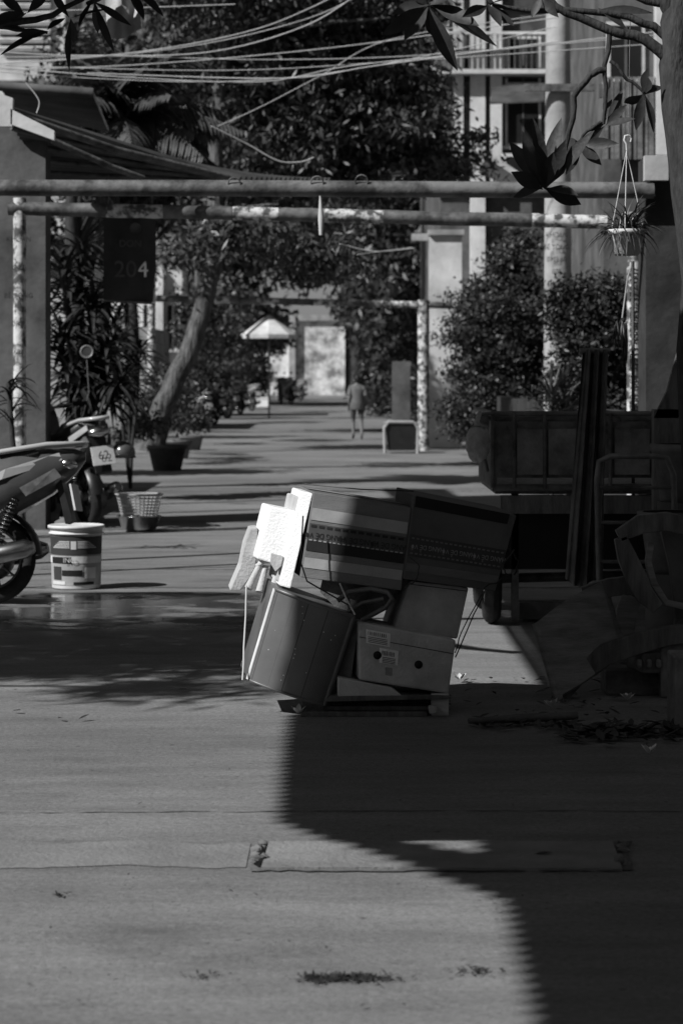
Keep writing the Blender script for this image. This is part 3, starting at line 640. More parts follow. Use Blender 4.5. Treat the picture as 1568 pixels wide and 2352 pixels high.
# ------------------------------------------------ buildings
def building(name,x0,x1,y0,y1,h,mat,wins=[],cols=[],louv=None,floors=[]):
    b=B(mat,m_dark,m_white,m_plasterd,m_plasterl)
    b.box(x0,x1,y0,y1,0,h)
    for (a,c,z0,z1) in wins:
        b.box(a-.06,c+.06,y0-.05,y0,z0-.06,z1+.06,4); b.box(a,c,y0-.06,y0-.052,z0,z1,1)
        b.box((a+c)/2-.02,(a+c)/2+.02,y0-.075,y0-.062,z0,z1,3); b.box(a-.12,c+.12,y0-.16,y0-.054,z0-.14,z0-.065,4)
    for (a,c,z0,z1) in cols: b.box(a,c,y0-.3,y0-.003,z0,z1,4)
    for z in floors: b.box(x0-.08,x1,y0-.1,y0-.002,z-.1,z+.1,3)
    if louv:
        a,c,z0,z1=louv; z=z0; b.box(a,c,y0-.04,y0-.001,z0,z1,3)
        while z<z1: b.box(a,c,y0-.3,y0-.06,z,z+.2,2,Matrix.Rotation(.4,3,'X')); z+=.42
    return b.done(name)
# unseen dark houses added to shut out sky light (beside and behind the camera)
def skyblock_house(x0,x1,y0,y1,h,side):
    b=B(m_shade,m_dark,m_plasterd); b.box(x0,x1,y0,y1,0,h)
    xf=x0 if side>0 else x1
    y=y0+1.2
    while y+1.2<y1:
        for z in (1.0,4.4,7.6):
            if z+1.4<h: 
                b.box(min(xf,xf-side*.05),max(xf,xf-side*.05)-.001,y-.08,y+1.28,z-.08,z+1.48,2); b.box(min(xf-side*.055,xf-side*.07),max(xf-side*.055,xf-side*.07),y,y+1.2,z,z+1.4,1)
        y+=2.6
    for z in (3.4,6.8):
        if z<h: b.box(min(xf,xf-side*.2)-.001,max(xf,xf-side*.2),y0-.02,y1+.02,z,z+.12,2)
    b.done('sky_block_house')
skyblock_house(3.4,10,-2,11.5,9.5,1); skyblock_house(3.4,10,-18,-2.3,11,1); skyblock_house(-16,-10,-14,16,5.0,-1)
b=B(m_shade,m_dark,m_plasterd); b.box(-9,3,-26,-20,0,10)
for x in (-7,-4,-1): 
    for z in (1,4.4,7.6): b.box(x-.08,x+1.28,-20,-19.95,z-.08,z+1.48,2); b.box(x,x+1.2,-19.945,-19.93,z,z+1.4,1)
b.done('sky_block_house')
d=118
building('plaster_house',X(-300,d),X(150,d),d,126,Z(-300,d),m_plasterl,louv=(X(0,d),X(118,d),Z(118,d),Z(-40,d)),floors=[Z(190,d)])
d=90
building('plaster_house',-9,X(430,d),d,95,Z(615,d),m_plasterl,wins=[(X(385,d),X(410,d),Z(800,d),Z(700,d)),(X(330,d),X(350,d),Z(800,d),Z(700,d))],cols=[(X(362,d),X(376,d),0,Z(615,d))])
building('plaster_house',-9,-5.4,68,76,2.9,m_plaster)
d=56
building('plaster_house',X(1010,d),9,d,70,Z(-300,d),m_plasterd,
  wins=[(X(1165,d),X(1235,d),Z(330,d),Z(220,d)),(X(1165,d),X(1235,d),Z(190,d),Z(90,d)),(X(1030,d),X(1065,d),Z(120,d),Z(20,d)),(X(1330,d),X(1400,d),Z(190,d),Z(90,d))],
  cols=[(X(1078,d),X(1112,d),0,Z(-200,d)),(X(1124,d),X(1150,d),Z(440,d),Z(-200,d)),(X(1040,d),X(1062,d),Z(430,d),Z(-200,d))],floors=[Z(170,d),Z(440,d),Z(10,d)])
b=B(m_plasterd,m_plasterl,m_dark)
for k in range(22): x=X(1010,55.5)+k*.13; b.box(x,x+.03,55.4,55.45,Z(160,55.5),Z(80,55.5),0)
b.box(X(1005,55.5),X(1260,55.5),55.38,55.47,Z(80,55.5),Z(74,55.5),1); b.box(X(1005,55.5),X(1260,55.5),55.38,55.9,Z(170,55.5),Z(160,55.5),1)
b.box(X(1150,55.5),X(1230,55.5),55.2,55.5,Z(420,55.5),Z(355,55.5),1); b.box(X(1160,55.4),X(1222,55.4),55.15,55.19,Z(412,55.4),Z(362,55.4),2)
b.done('balcony_railing')
b=B(m_corr,m_plasterl); 
q=[W(1125,240,54.5),W(1250,235,54.5),W(1250,195,55.5),W(1130,205,55.5)]; b.hexa(q+[p+Vector((0,0,.05)) for p in q])
q=[W(1115,362,50),W(1215,425,50),W(1225,418,50),W(1125,350,50)]; b.hexa(q+[p+Vector((0,3,0)) for p in q],1)
b.done('window_awning',.01)
d=36
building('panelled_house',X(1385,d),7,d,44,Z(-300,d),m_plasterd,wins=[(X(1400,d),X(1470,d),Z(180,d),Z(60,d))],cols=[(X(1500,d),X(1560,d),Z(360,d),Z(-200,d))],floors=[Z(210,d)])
b=B(m_stone); n=14
for i in range(n):
    x0=X(1385,35.7)+i*.085; b.box(x0,x0+.07,35.75+(i%2)*.03,35.8+(i%2)*.03,Z(365,35.7),Z(175,35.7))
b.done('metal_shutter')
b=B(m_dark,m_plasterd); b.box(X(1315,42),X(1385,42),42,43,0,Z(70,42)); b.done('shutter_wall')
b=B(m_plasterl,m_plaster)
b.box(X(985,52),X(1060,52),52,52.3,0,Z(540,52)); b.box(X(985,52)-.02,X(1065,52),51.9,52.35,Z(540,52),Z(528,52),1); b.box(X(945,52),X(984,52),52.05,52.2,Z(552,52),Z(536,52),1)
b.done('garden_wall')
b=B(m_shade,m_plaster,m_rust)
b.box(2.95,3.2,12,46,0,1.15); b.box(X(1482,19.5),3.3,19.5,20,0,Z(360,19.5),0); b.box(X(1478,19.4),X(1532,19.4),19.35,19.46,Z(415,19.4),Z(358,19.4),1)  # pale patch near the top paints the pillar's lit edge
b.done('gate_pillar')
b=B(m_farwall,m_plaster,m_dark); d=188
b.box(-14,X(792,d),d,d+1,0,Z(728,d)); b.box(-14,X(794,d),d-.3,d-.01,Z(737,d),Z(724,d),1)
b.box(X(792,d)+.01,16,d+.2,d+2,0,Z(560,d),2)  # dark slab in place of the shadow on the wall's right part
b.box(X(664,d),X(678,d),d-.5,d-.02,0,Z(724,d),1)
b.done('end_wall')
d=33; b=B(m_plaster,m_rust); b.tube([(X(1280,d),d,0),(X(1280,d),d,4),(X(1281,d),d,9)],[.2,.18,.15],20)
b.box(X(1200,d),X(1360,d),d-.25,d-.18,5.4,5.5,1)
op=b.done('utility_pole')
for i,s in enumerate(['KHOAN','BÊ TÔNG','0903 68','077','ĐT 090','HÚT HẦM','0938 66','KHOAN','0982 37']): text(s,(X(1274,d),d-.212,Z(542+i*28,d)),(1,0,0),(0,0,1),.1,m_ink,op,sx=.8)
d=86; c=W(618,722,d); b=B(m_plasterl,m_steel)
n=8;R=1.0
for k in range(n):
    a0,a1=2*math.pi*k/n,2*math.pi*(k+1)/n
    p0=c+Vector((math.cos(a0)*R*1.0,math.sin(a0)*R,-.72));p1=c+Vector((math.cos(a1)*R*1.0,math.sin(a1)*R,-.72)); b._add([c,p0,p1,p0-Vector((0,0,.14)),p1-Vector((0,0,.14))],[(0,1,2),(1,3,4,2)])
b.tube([(c.x,d,0),c],.04,6,1); b.done('market_umbrella',recalc=False)
b=B(m_foam); p=G(600,935); b.box(p.x-.35,p.x+.35,p.y,p.y+.4,0,.4); b.box(p.x-.38,p.x+.38,p.y-.03,p.y+.43,.4,.47); b.done('styrofoam_box',.02)
d=48; x0=X(885,d); b=B(m_plaster,m_black,m_rubber); w=.62
b.hexa([Vector(p) for p in [(x0+.05,d,.06),(x0+w-.05,d,.06),(x0+w,d-.03,.58),(x0,d-.03,.58),(x0+.05,d+.5,.06),(x0+w-.05,d+.5,.06),(x0+w,d+.53,.58),(x0,d+.53,.58)]],1)
b.tube([(x0-.01,d-.05,0),(x0-.02,d-.05,.5),(x0+.06,d-.05,.62),(x0+w-.06,d-.05,.62),(x0+w+.02,d-.05,.5),(x0+w+.01,d-.05,0)],.028,8,0)
b.tube([(x0-.01,d+.5,0),(x0-.02,d+.5,.5),(x0+.06,d+.5,.62),(x0+w-.06,d+.5,.62),(x0+w+.02,d+.5,.5),(x0+w+.01,d+.5,0)],.028,8,0)
b.box(x0-.02,x0+w+.02,d-.05,d+.55,.585,.61,0)
b.done('waste_bin',.01)
b=B(m_plasterd); b.box(X(900,56),X(942,56),56,56.1,0.3,Z(830,56)); b.box(X(903,56),X(908,56),56.0,56.1,0,.3);b.box(X(934,56),X(939,56),56.0,56.1,0,.3); b.done('notice_board')

# ------------------------------------------------ person walking away
def person(name,loc,H=1.52,yaw=0):
    s=H/1.7
    J={'pel':(0,0,.93,.135),'wai':(0,0,1.08,.125),'che':(0,.0,1.28,.145),'sho':(0,0,1.40,.10),'nec':(0,0,1.47,.05),'hd0':(0,.0,1.54,.075),'hd1':(0,.0,1.62,.085),'hd2':(0,0,1.69,.05),
    'hipL':(-.1,0,.88,.1),'kneL':(-.1,.13,.49,.062),'ankL':(-.1,.0,.11,.04),'toeL':(-.1,.14,.03,.03),
    'hipR':(.1,0,.88,.1),'kneR':(.1,-.02,.48,.062),'ankR':(.1,-.26,.14,.04),'toeR':(.1,-.17,.02,.03),
    'shL':(-.17,0,1.39,.062),'elL':(-.215,-.08,1.12,.043),'wrL':(-.22,.02,.88,.028),'pmL':(-.22,.05,.81,.035),
    'shR':(.17,0,1.39,.062),'elR':(.215,.02,1.12,.043),'wrR':(.22,.14,.9,.028),'pmR':(.22,.18,.84,.035)}
    E=[('pel','wai'),('wai','che'),('che','sho'),('sho','nec'),('nec','hd0'),('hd0','hd1'),('hd1','hd2')]
    for q in 'LR': E+=[('pel','hip'+q),('hip'+q,'kne'+q),('kne'+q,'ank'+q),('ank'+q,'toe'+q),('sho','sh'+q),('sh'+q,'el'+q),('el'+q,'wr'+q),('wr'+q,'pm'+q)]
    for q in 'LR':
        p=J['pm'+q]
        for i,(dy,L) in enumerate([(-.024,.05),(-.008,.06),(.008,.056),(.024,.045)]):
            J['f%d%s'%(i,q)]=(p[0],p[1]+dy,p[2]-.035-L*.3,.009); J['g%d%s'%(i,q)]=(p[0]+(.012 if q=='L' else -.012),p[1]+dy,p[2]-.035-L,.008)
            E+=[('pm'+q,'f%d%s'%(i,q)),('f%d%s'%(i,q),'g%d%s'%(i,q))]
        J['t'+q]=(p[0],p[1]+.045,p[2]-.02,.01); E.append(('pm'+q,'t'+q))
    ks=list(J); me=bpy.data.meshes.new(name); me.from_pydata([Vector(J[k][:3])*s for k in ks],[(ks.index(a),ks.index(c)) for a,c in E],[])
    o=bpy.data.objects.new(name,me); sc.collection.objects.link(o)
    o.modifiers.new('skin','SKIN')
    for i,k in enumerate(ks):
        r=J[k][3]*s; me.skin_vertices[0].data[i].radius=(r*(1.25 if k in('che','sho','wai','pel') else 1),r); me.skin_vertices[0].data[i].use_root=(k=='pel')
    ss=o.modifiers.new('sub','SUBSURF'); ss.levels=2; ss.render_levels=2
    o.location=loc; o.rotation_euler=(0,0,yaw)
    m=bpy.data.materials.new('clothed_figure'); m.use_nodes=True; nt=m.node_tree; N=nt.nodes; L=nt.links
    tc=N.new('ShaderNodeTexCoord'); sp=N.new('ShaderNodeSeparateXYZ'); L.new(tc.outputs['Object'],sp.inputs[0]); r=N.new('ShaderNodeValToRGB'); r.color_ramp.interpolation='CONSTANT'
    mr=N.new('ShaderNodeMath'); mr.operation='DIVIDE'; mr.inputs[1].default_value=H; L.new(sp.outputs['Z'],mr.inputs[0]); L.new(mr.outputs[0],r.inputs[0])
    cr=r.color_ramp; cr.elements[0].position=0; cr.elements[0].color=(.05,.05,.05,1); cr.elements[1].position=.02; cr.elements[1].color=(.14,.14,.14,1)
    for pz,cc in ((.33,.07),(.56,.16),(.85,.2),(.885,.02)):
        e=cr.elements.new(pz); e.color=(cc,cc,cc,1)
    L.new(r.outputs[0],N['Principled BSDF'].inputs['Base Color']); N['Principled BSDF'].inputs['Roughness'].default_value=.85
    me.materials.append(m)
    b=B(m_clothgrey,m_hair,m_skin)
    vs=[];sg=24
    for rx,ry,z in [(.19,.15,.80),(.205,.16,.82),(.195,.15,1.0),(.18,.14,1.15),(.19,.15,1.3),(.17,.12,1.4),(.08,.07,1.46)]:
        for k in range(sg): a=2*math.pi*k/sg; vs.append((rx*s*math.cos(a),ry*s*math.sin(a),z*s))
    b._add(vs,[(i*sg+k,i*sg+(k+1)%sg,(i+1)*sg+(k+1)%sg,(i+1)*sg+k) for i in range(6) for k in range(sg)],0,True)
    for q in (-1,1): b.tube([(q*.15*s,0,1.41*s),(q*.19*s,-.02*s,1.3*s),(q*.215*s,-.04*s,1.17*s)],[.075*s,.072*s,.075*s],12,0)
    b.done('shirt',parent=o)
    b=B(m_hair,m_skin,m_dark); b.ell((0,-.012*s,1.63*s),.088*s,.098*s,.098*s,0,z0=-.5); b.ell((0,-.1*s,1.6*s),.035*s,.035*s,.04*s,0)
    b.ell((0,.02*s,1.585*s),.072*s,.08*s,.1*s,1); b.ell((0,.1*s,1.57*s),.012*s,.016*s,.022*s,1)
    for q in (-1,1): b.ell((q*.03*s,.094*s,1.605*s),.012*s,.008*s,.007*s,2); b.ell((q*.08*s,0,1.58*s),.012*s,.02*s,.03*s,1)
    b.tube([(-.025*s,.094*s,1.535*s),(.025*s,.094*s,1.535*s)],.004,5,2)
    b.done('head',parent=o)
    return o
person('pedestrian',G(820,1010),1.54,math.radians(5))

# ------------------------------------------------ cables
b=B(m_cable)
def cable(pts,d0,d1,r=.010):
    P=[];n=len(pts)
    for i,(x,y) in enumerate(pts): P.append(W(x,y,d0+(d1-d0)*i/(n-1)))
    out=[]
    for i in range(n-1):
        p0,p1,p2,p3=P[max(i-1,0)],P[i],P[i+1],P[min(i+2,n-1)]
        for k in range(6):
            t=k/6; out.append(.5*((2*p1)+(p2-p0)*t+(2*p0-5*p1+4*p2-p3)*t*t+(3*p1-p0-3*p2+p3)*t**3))
    out.append(P[-1]); b.tube(out,r,5)
for pts in [[(-60,150),(300,122),(560,75),(720,15),(900,-80)],[(-60,155),(400,112),(700,45),(860,-30)],[(-60,132),(300,130),(620,137),(1000,125),(1620,70)],[(-60,150),(300,178),(600,188),(800,152),(1100,120),(1620,60)],
  [(-60,148),(500,162),(900,142),(1300,115),(1620,92)],[(200,168),(650,180),(870,150),(1280,95)],[(-60,160),(250,182),(560,186),(870,150),(1280,60)],[(-60,160),(300,150),(760,110),(1280,40)],[(0,120),(200,128),(480,120),(700,60),(830,-20)],
  [(500,290),(600,245),(740,172),(900,90),(1280,30)],[(485,290),(530,312),(575,335),(640,370),(690,372),(720,362)],[(820,585),(870,578),(945,568)],[(780,560),(860,578),(950,570)]]:
    dd=30+random.uniform(-1.5,1.5); cable(pts,dd,dd+.5,random.uniform(.005,.010))
cable([(0,30),(260,20),(540,10)],28,28,.006); cable([(60,190),(90,230),(85,260)],22,22,.006)
b.done('overhead_cables',recalc=False)
b=B(m_clothl); vs=[]
for j in range(9):
    for i in range(7):
        u=i/6;v=j/8; q=W(238+(318-238)*u+8*v,-40+120*v+12*math.sin(u*5),18); q.y+=.04*math.sin(u*9+v*2); vs.append(q)
b._add(vs,[(j*7+i,j*7+i+1,(j+1)*7+i+1,(j+1)*7+i) for j in range(8) for i in range(6)],0,True); b.tube([W(-60,-30,18),W(500,-60,18)],.004,5); b.done('hanging_cloth',recalc=False)

# ------------------------------------------------ plumeria
b=B(m_barkd,m_plume)
d=12.3
b.tube(wob([(1.86,d,0),(1.84,d,1.0),W(1600,500,d),W(1560,250,d),W(1560,60,d),W(1590,-150,d)],.02,4),[.13-.003*i for i in range(21)],12)
def br(pts,r0,r1,dd=d): 
    P=wob([W(x,y,dd) for x,y in pts],.008,3); n=len(P); b.tube(P,[r0+(r1-r0)*i/(n-1) for i in range(n)],8)
br([(1570,160),(1480,90),(1400,70),(1300,30),(1230,-30)],.034,.016); br([(1400,65),(1390,150),(1388,230),(1385,285)],.014,.009); br([(1390,160),(1350,175),(1320,220),(1308,300),(1290,370),(1248,430)],.018,.011)
br([(1570,130),(1500,60),(1440,40),(1350,25),(1200,20),(1130,10)],.024,.01); br([(1400,140),(1440,180),(1480,215)],.01,.007); br([(1568,80),(1520,-20)],.05,.04); br([(1560,20),(1450,-10),(1350,-30)],.02,.02)
br([(1130,10),(1080,-60),(1030,-10),(985,10)],.012,.01); br([(1380,280),(1345,300),(1330,330)],.01,.006)
def rl(bx,by,tips,w,dd=d):
    for tx,ty in tips:
        d2=dd+random.uniform(-.18,.18); base=W(bx+random.uniform(-4,4),by+random.uniform(-4,4),dd); tip=W(tx,ty,d2); L=(tip-base).length
        b.leaf(base,tip,min(w,L*.4),(random.uniform(-.7,.7),-1,random.uniform(-.2,.8)),1,curl=random.uniform(-.05,.15))
rl(1248,432,[(1168,322),(1200,300),(1225,268),(1285,262),(1300,320),(1335,470),(1180,455),(1175,395),(1325,440),(1240,330),(1270,350),(1365,300)],.08)
rl(985,12,[(1045,162),(1148,100),(928,92),(1000,90),(900,30),(1100,60),(940,-30),(1060,-20),(880,80)],.085)
rl(1388,285,[(1440,240),(1460,275),(1350,300),(1430,205),(1330,345),(1400,200)],.045); rl(1478,215,[(1505,300),(1460,300),(1520,190),(1480,160),(1430,240),(1490,175)],.055)
rl(1120,10,[(1180,60),(1200,-10),(1150,60),(1060,40)],.06); rl(1330,330,[(1300,400),(1380,380),(1290,330),(1420,330)],.06); rl(1240,-10,[(1280,40),(1220,40)],.05); rl(1370,20,[(1500,20),(1440,60)],.05)
b.done('plumeria_tree')
b=B(m_barkd,m_plume); d=11.5
b.tube(wob([(-3.1,13.4,0),(-3.0,13.4,1.8),(-2.6,12.6,2.9),(-1.95,11.5,3.13)],.02,4),[.09-.004*i for i in range(13)],10)
br([(-150,90),(0,60),(80,45),(140,25),(210,-20)],.022,.01,d); br([(0,62),(60,70),(110,75)],.01,.007,d); br([(-40,20),(60,70)],.01,.007,d); br([(200,10),(240,-10),(330,-60)],.012,.01,d)
rl(110,72,[(0,115),(40,80),(150,40)],.045,d); rl(160,40,[(150,158),(170,100),(250,20),(120,-20)],.04,d); rl(215,0,[(225,80),(300,60),(260,120),(180,60),(150,-10)],.04,d); rl(60,30,[(0,-10),(110,-20),(20,60),(-20,50)],.05,d); rl(300,-30,[(380,30),(330,50),(420,0)],.05,d)
b.done('plumeria_tree')

# hanging pot
d=14; b=B(m_white,m_leaf,m_foamdirty); c=W(1438,587,d)
b.lathe([(0,0),(.06,0),(.075,.01),(.098,.12),(.112,.125),(.115,.15),(.1,.15),(.095,.13)],c,seg=28,m=2)
for k in range(12): a=k*math.pi/6; b.tube([c+Vector((.062*math.cos(a),.062*math.sin(a),.0)),c+Vector((.1*math.cos(a),.1*math.sin(a),.12))],.005,5,2)
top=W(1438,345,d)
for a in (0.3,2.4,4.5): b.tube([c+Vector((.11*math.cos(a),.11*math.sin(a),.14)),top],.003,5,0)
hk=[(1438,345),(1437,330),(1432,322),(1434,312),(1443,310),(1449,318),(1447,326)]
b.tube([W(x,y,d) for x,y in hk],.006,6,0); b.tube([W(1443,312,d),W(1444,200,13.2),W(1446,45,12.4)],.002,4,0)
cc=c+Vector((0,0,.14))
for k in range(150):
    a=random.uniform(0,6.28);e=random.uniform(.1,1.4); b.strap(cc+Vector((random.uniform(-.05,.05),random.uniform(-.05,.05),0)),(math.cos(a)*math.cos(e),math.sin(a)*math.cos(e),math.sin(e)),random.uniform(.15,.28),.012,random.uniform(1.0,2.0),1)
b.done('hanging_flower_pot',recalc=False)

# ------------------------------------------------ cargo tricycle on the right
d=14.9; b=B(m_rust,m_steel,m_rubber,m_dark,m_woodd,m_stone,m_cloth)
xa,xb=X(1130,d),2.5; zb,zt=Z(1120,d),Z(950,d)
b.box(xa,xb,d,d+.03,zb+.06,zt-.05,0)
b.tube([(xa,d,zt),(xb,d,zt)],.016,8,1); b.tube([(xa,d,zb),(xb,d,zb)],.022,8,0)
for px in (1130,1180,1250,1335,1400,1500): b.tube([(X(px,d),d-.02,zb),(X(px,d),d-.02,zt)],.012,8,0)
for a,c_ in ((1186,1245),(1258,1325),(1410,1490)): b.box(X(a,d),X(c_,d),d-.02,d-.004,Z(1090,d),Z(985,d),5)
b.box(xa+.02,xb,d+.03,d+1.5,zb-.04,zb,4); b.box(xa,xa+.03,d+.03,d+1.5,zb,zt-.05,0); b.tube([(xa,d,zt),(xa,d+1.5,zt)],.018,8,1)
b.box(xa+.05,xb,d+.0,d+.08,Z(1180,d),zb-.05,4); b.box(xa+.08,xb,d+.1,d+.2,Z(1310,d),Z(1180,d),3)
b.tube([(xa,d-.02,zt),(xa-.09,d-.08,zt+.0),(xa-.1,d-.1,zt-.1),(xa-.03,d,zb+.1)],.012,6,1)
for px,s in ((1165,.12),(1230,.13),(1300,.12),(1380,.16),(1470,.13)): b.ell((X(px,d),d+.45,zt-.06),s*1.3,s*1.2,s*.5,6,seg=14,rg=8,jit=.12)
wc=(X(1132,d),d+.25,.27)
for yy in (d+.2,d+1.2):
    b.torus((wc[0],yy,.28),.225,.055,(1,0,0),32,10,2); b.lathe([(0,-.05),(.17,-.04),(.17,.04),(0,.05)],(wc[0],yy,.28),(1,0,0),20,1)
b.torus((2.2,d+.6,.28),.225,.055,(1,0,0),32,10,2)
b.tube([(wc[0],d+.2,.28),(2.2,d+.6,.28)],.03,8,0)
b.box(X(1177,d),X(1193,d),d+.1,d+.16,.02,zb,0)
b.box(X(1200,d),X(1330,d),d+.3,d+.5,.02,.12,5)
b.tube(wob([W(1150,1180,d-.05),W(1165,1250,d-.05),W(1190,1290,d-.05),W(1180,1320,d-.05)],.01,4),.006,6,3)
b.done('cargo_tricycle')
b=B(m_bag); c=W(1097,1018,14.7); 
b.ell(c,.075,.065,.115,0,seg=26,rg=20,jit=.09); b.tube(wob([c+Vector((0,0,.09)),c+Vector((.0,0,.14)),c+Vector((.02,.1,.19))],.006,3),[.05,.03,.018,.015,.015,.012,.012],8); b.done('plastic_bag')
b=B(m_cloth,m_steel); d=13.2; n=40; vs=[]
for j in range(24):
    v=j/23
    for i in range(n+1):
        u=i/n; px=1338+(1395-1338)*u+ (v*-28)*(1-u)+v*(-12); y=d+.03*math.sin(u*19+v)+.02*math.sin(u*37+v*3); vs.append(Vector((X(px,d),y,Z(803+ (1330-803)*v+ (18*math.sin(u*4) if j==23 else 0),d))))
b._add(vs,[(j*(n+1)+i,j*(n+1)+i+1,(j+1)*(n+1)+i+1,(j+1)*(n+1)+i) for j in range(23) for i in range(n)],0,True)
b.tube([W(1330,806,d+.02),W(1400,806,d+.02)],.016,8,1); b.tube([W(1382,806,d+.06),W(1380,1100,d+.06),(X(1378,d),d+.06,0)],.015,8,1); b.tube([W(1346,806,d+.06),(X(1342,d),d+.06,0)],.012,8,1)
b.done('hanging_towel',recalc=False)
b=B(m_steel,m_rubber,m_rust); d=12.9
b.tube([(X(1380,d),d,.05),W(1375,1330,d),W(1370,1100,d),W(1375,1060,d),W(1400,1048,d),W(1500,1048,d),W(1530,1052,d),W(1545,1090,d),(X(1560,d),d,.05)],.016,10)
for y in (1120,1200,1290): b.tube([W(1372,y,d),W(1550,y,d)],.01,8,2)
b.box(X(1370,d),X(1560,d),d-.25,d,.03,.05,2)
for px in (1385,1545): b.torus((X(px,d),d+.1,.1),.075,.028,(1,0,0),20,8,1)
b.done('hand_truck')
# overturned wooden armchair
d=11.6; b=B(m_wood,m_woodd,m_plasterd)
n=10; vs=[]
for i in range(n+1):
    t=i/n; a=W(1228+ (1380-1228)*t,1432+(1335-1432)*t - 8*math.sin(math.pi*t),d-.1+.25*t); c_=W(1282+(1425-1282)*t,1600+(1500-1600)*t+6*math.sin(math.pi*t),d-.15+.22*t)
    vs+=[a,c_]
b._add(vs,[(2*i,2*i+1,2*i+3,2*i+2) for i in range(n)],0,True); vs2=[v+Vector((.03,.05,0)) for v in vs]; b._add(vs2,[(2*i,2*i+1,2*i+3,2*i+2) for i in range(n)],0,True)
b.quad(vs[0],vs[1],vs2[1],vs2[0]); b.quad(vs[-1],vs[-2],vs2[-2],vs2[-1])
for q in range(n): 
    b.quad(vs[2*q],vs[2*q+2],vs2[2*q+2],vs2[2*q]); b.quad(vs[2*q+1],vs[2*q+3],vs2[2*q+3],vs2[2*q+1])
b.tube([vs[0],vs[1]+Vector((0,0,-.04))],.015,8); b.tube([vs[1],W(1290,1618,d-.1)],[.02,.014],8)
def ribbon(pts,w,th,m,dd):
    P=[W(x,y,dd) for x,y in pts]; n=len(P); vs=[]
    for i,p in enumerate(P):
        t=(P[min(i+1,n-1)]-P[max(i-1,0)]).normalized(); s=Vector((-t.z,0,t.x))
        ww=w[i] if hasattr(w,'__len__') else w
        vs+=[p-s*ww/2,p+s*ww/2,p+s*ww/2+Vector((0,th,0)),p-s*ww/2+Vector((0,th,0))]
    b._add(vs,[(i*4+k,i*4+(k+1)%4,(i+1)*4+(k+1)%4,(i+1)*4+k) for i in range(n-1) for k in range(4)]+[(0,1,2,3),tuple(range(4*n-4,4*n))],m,False)
ribbon([(1425,1235),(1440,1280),(1462,1330),(1482,1370),(1510,1398)],[.06,.09,.1,.09,.06],.06,1,d-.05)
ribbon([(1420,1232),(1470,1205),(1530,1198),(1600,1215)],[.06,.09,.09,.08],.06,1,d-.05)
ribbon([(1295,1608),(1330,1550),(1390,1505),(1460,1480),(1530,1462),(1620,1450)],[.03,.08,.1,.1,.09,.09],.07,1,d-.02)
ribbon([(1495,1245),(1488,1290),(1500,1340),(1530,1385),(1600,1400)],[.03,.03,.035,.03,.03],.04,0,d)
ribbon([(1540,1215),(1560,1300),(1575,1420)],.1,.05,2,d+.06)
ribbon([(1340,1370),(1400,1350),(1440,1345),(1480,1350)],.09,.05,1,d+.15)
ribbon([(1430,1460),(1440,1400),(1450,1370)],.1,.04,0,d+.15)
b.tube([(X(1560,d),d+.1,0),W(1560,1420,d+.1)],.03,8,1)
b.done('wooden_armchair',.004)
b=B(m_stone,m_brick)
p=G(1400,1610); b.box(p.x,X(1545,11.8),11.7,11.95,0,.12,1); b.box(X(1455,11.7),X(1530,11.7),11.6,11.85,.12,.22,1,Matrix.Rotation(.2,3,'Z')); b.box(X(1510,11.7),X(1570,11.7),11.6,11.9,.0,.27,0)
b.box(X(1548,10.5),1.9,10.5,10.75,0,.33,0)
for k in range(3): b.box(X(1466+k*22,11.5),X(1478+k*22,11.5),11.56,11.6,.15,.19,0)
b.done('broken_bricks',.01)
for px,d,h,r in ((1545,12.6,.52,.13),(1565,13.4,.85,.12)):
    b=B(m_terra,m_plasterd); x=X(px,d)
    b.lathe([(0,0),(r,0),(r+.04,.28),(r+.06,.28),(r+.06,.32),(r+.03,.32)],(x,d,h),seg=28); b.lathe([(0,0),(r*1.1,0),(r*1.15,h),(0,h)],(x,d,0),seg=24,m=1); b.done('stacked_pots')
b=B(m_plaster,m_cloth)
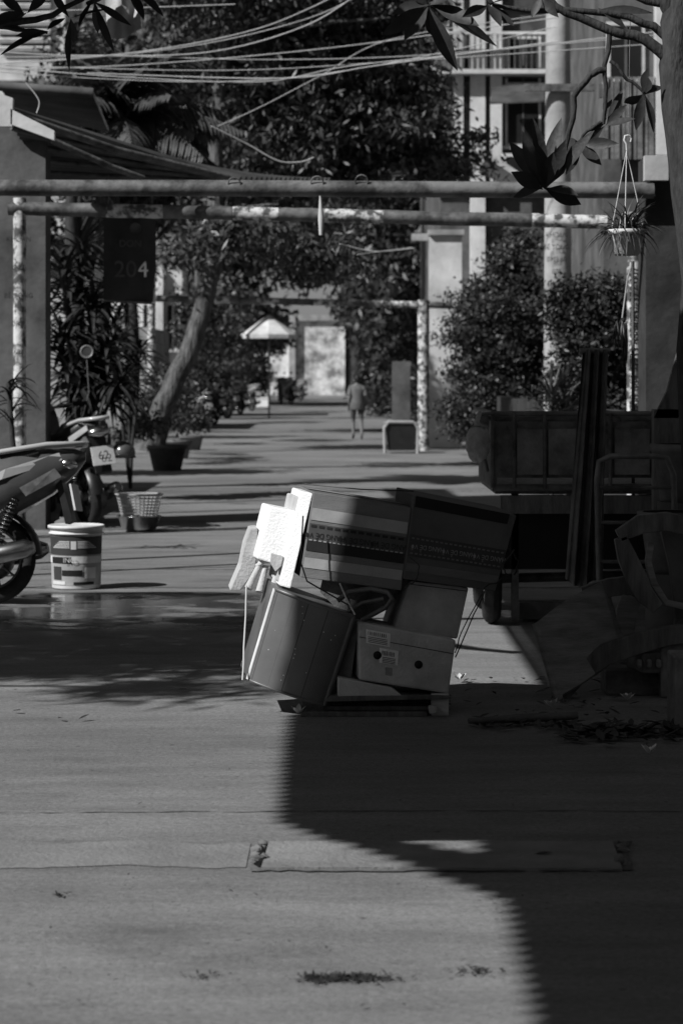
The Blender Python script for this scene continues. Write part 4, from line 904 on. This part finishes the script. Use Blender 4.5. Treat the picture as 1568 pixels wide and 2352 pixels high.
for k in range(16):
    x=1410+random.uniform(0,32); b.strap(W(x,735+random.uniform(0,20),15.5),(random.uniform(-.2,.2),0,-1),random.uniform(.12,.3),.03,.2,k%2,n=4)
b.tube([W(1428,730,15.5),W(1440,640,15.5),W(1452,600,15.5)],.006,5)
b.tube([W(1452,600,15.5),W(1453,950,15.5),(X(1453,15.5),15.5,0)],.012,6,1)
b.done('rag_bundle',recalc=False)
b=B(m_woodd,m_cloth)
b.prism([W(1568,760,14.2),W(1530,900,14.2),W(1500,960,14.2),W(1570,960,14.2),W(1620,760,14.2)],(0,.05,0),0); b.box(X(1500,14.2),2.2,14.2,14.3,0,1.35,0)
b.done('leaning_planks')
strapplant('dracaena_plant',[((X(60,21),21,0),W(20,880,21))],26,.4,.03,m_leafd)

# ------------------------------------------------ light, sky, camera
S=Vector((-.62,-.42,.66)).normalized()
el=math.asin(S.z)
w=bpy.data.worlds.new('World'); sc.world=w; w.use_nodes=True; nt=w.node_tree
sky=nt.nodes.new('ShaderNodeTexSky'); sky.sky_type='NISHITA'; sky.sun_disc=False; sky.sun_elevation=el; sky.sun_rotation=math.atan2(S.x,S.y)
# black-and-white film: the sky's red channel drives a neutral grey sky
sp=nt.nodes.new('ShaderNodeSeparateColor'); nt.links.new(sky.outputs[0],sp.inputs[0]); bg=nt.nodes['Background']; nt.links.new(sp.outputs[0],bg.inputs[0]); bg.inputs[1].default_value=.05
l=bpy.data.lights.new('sun','SUN'); l.energy=5.0; l.angle=math.radians(.5); lo=bpy.data.objects.new('sun',l); sc.collection.objects.link(lo); lo.rotation_euler=(-S).to_track_quat('-Z','Y').to_euler(); lo.location=(-20,-10,25)
cd=bpy.data.cameras.new('camera'); cam=bpy.data.objects.new('camera',cd); sc.collection.objects.link(cam); sc.camera=cam
cam.location=(0,0,CH); cam.rotation_euler=(math.radians(90),0,0); cd.sensor_width=36; cd.lens=85; cd.shift_y=-314/2352; cd.clip_end=1500; cd.clip_start=.1
cd.dof.use_dof=True; cd.dof.focus_distance=11.2; cd.dof.aperture_fstop=5.0
sc.view_settings.view_transform='Standard'; sc.view_settings.look='None'; sc.view_settings.exposure=0
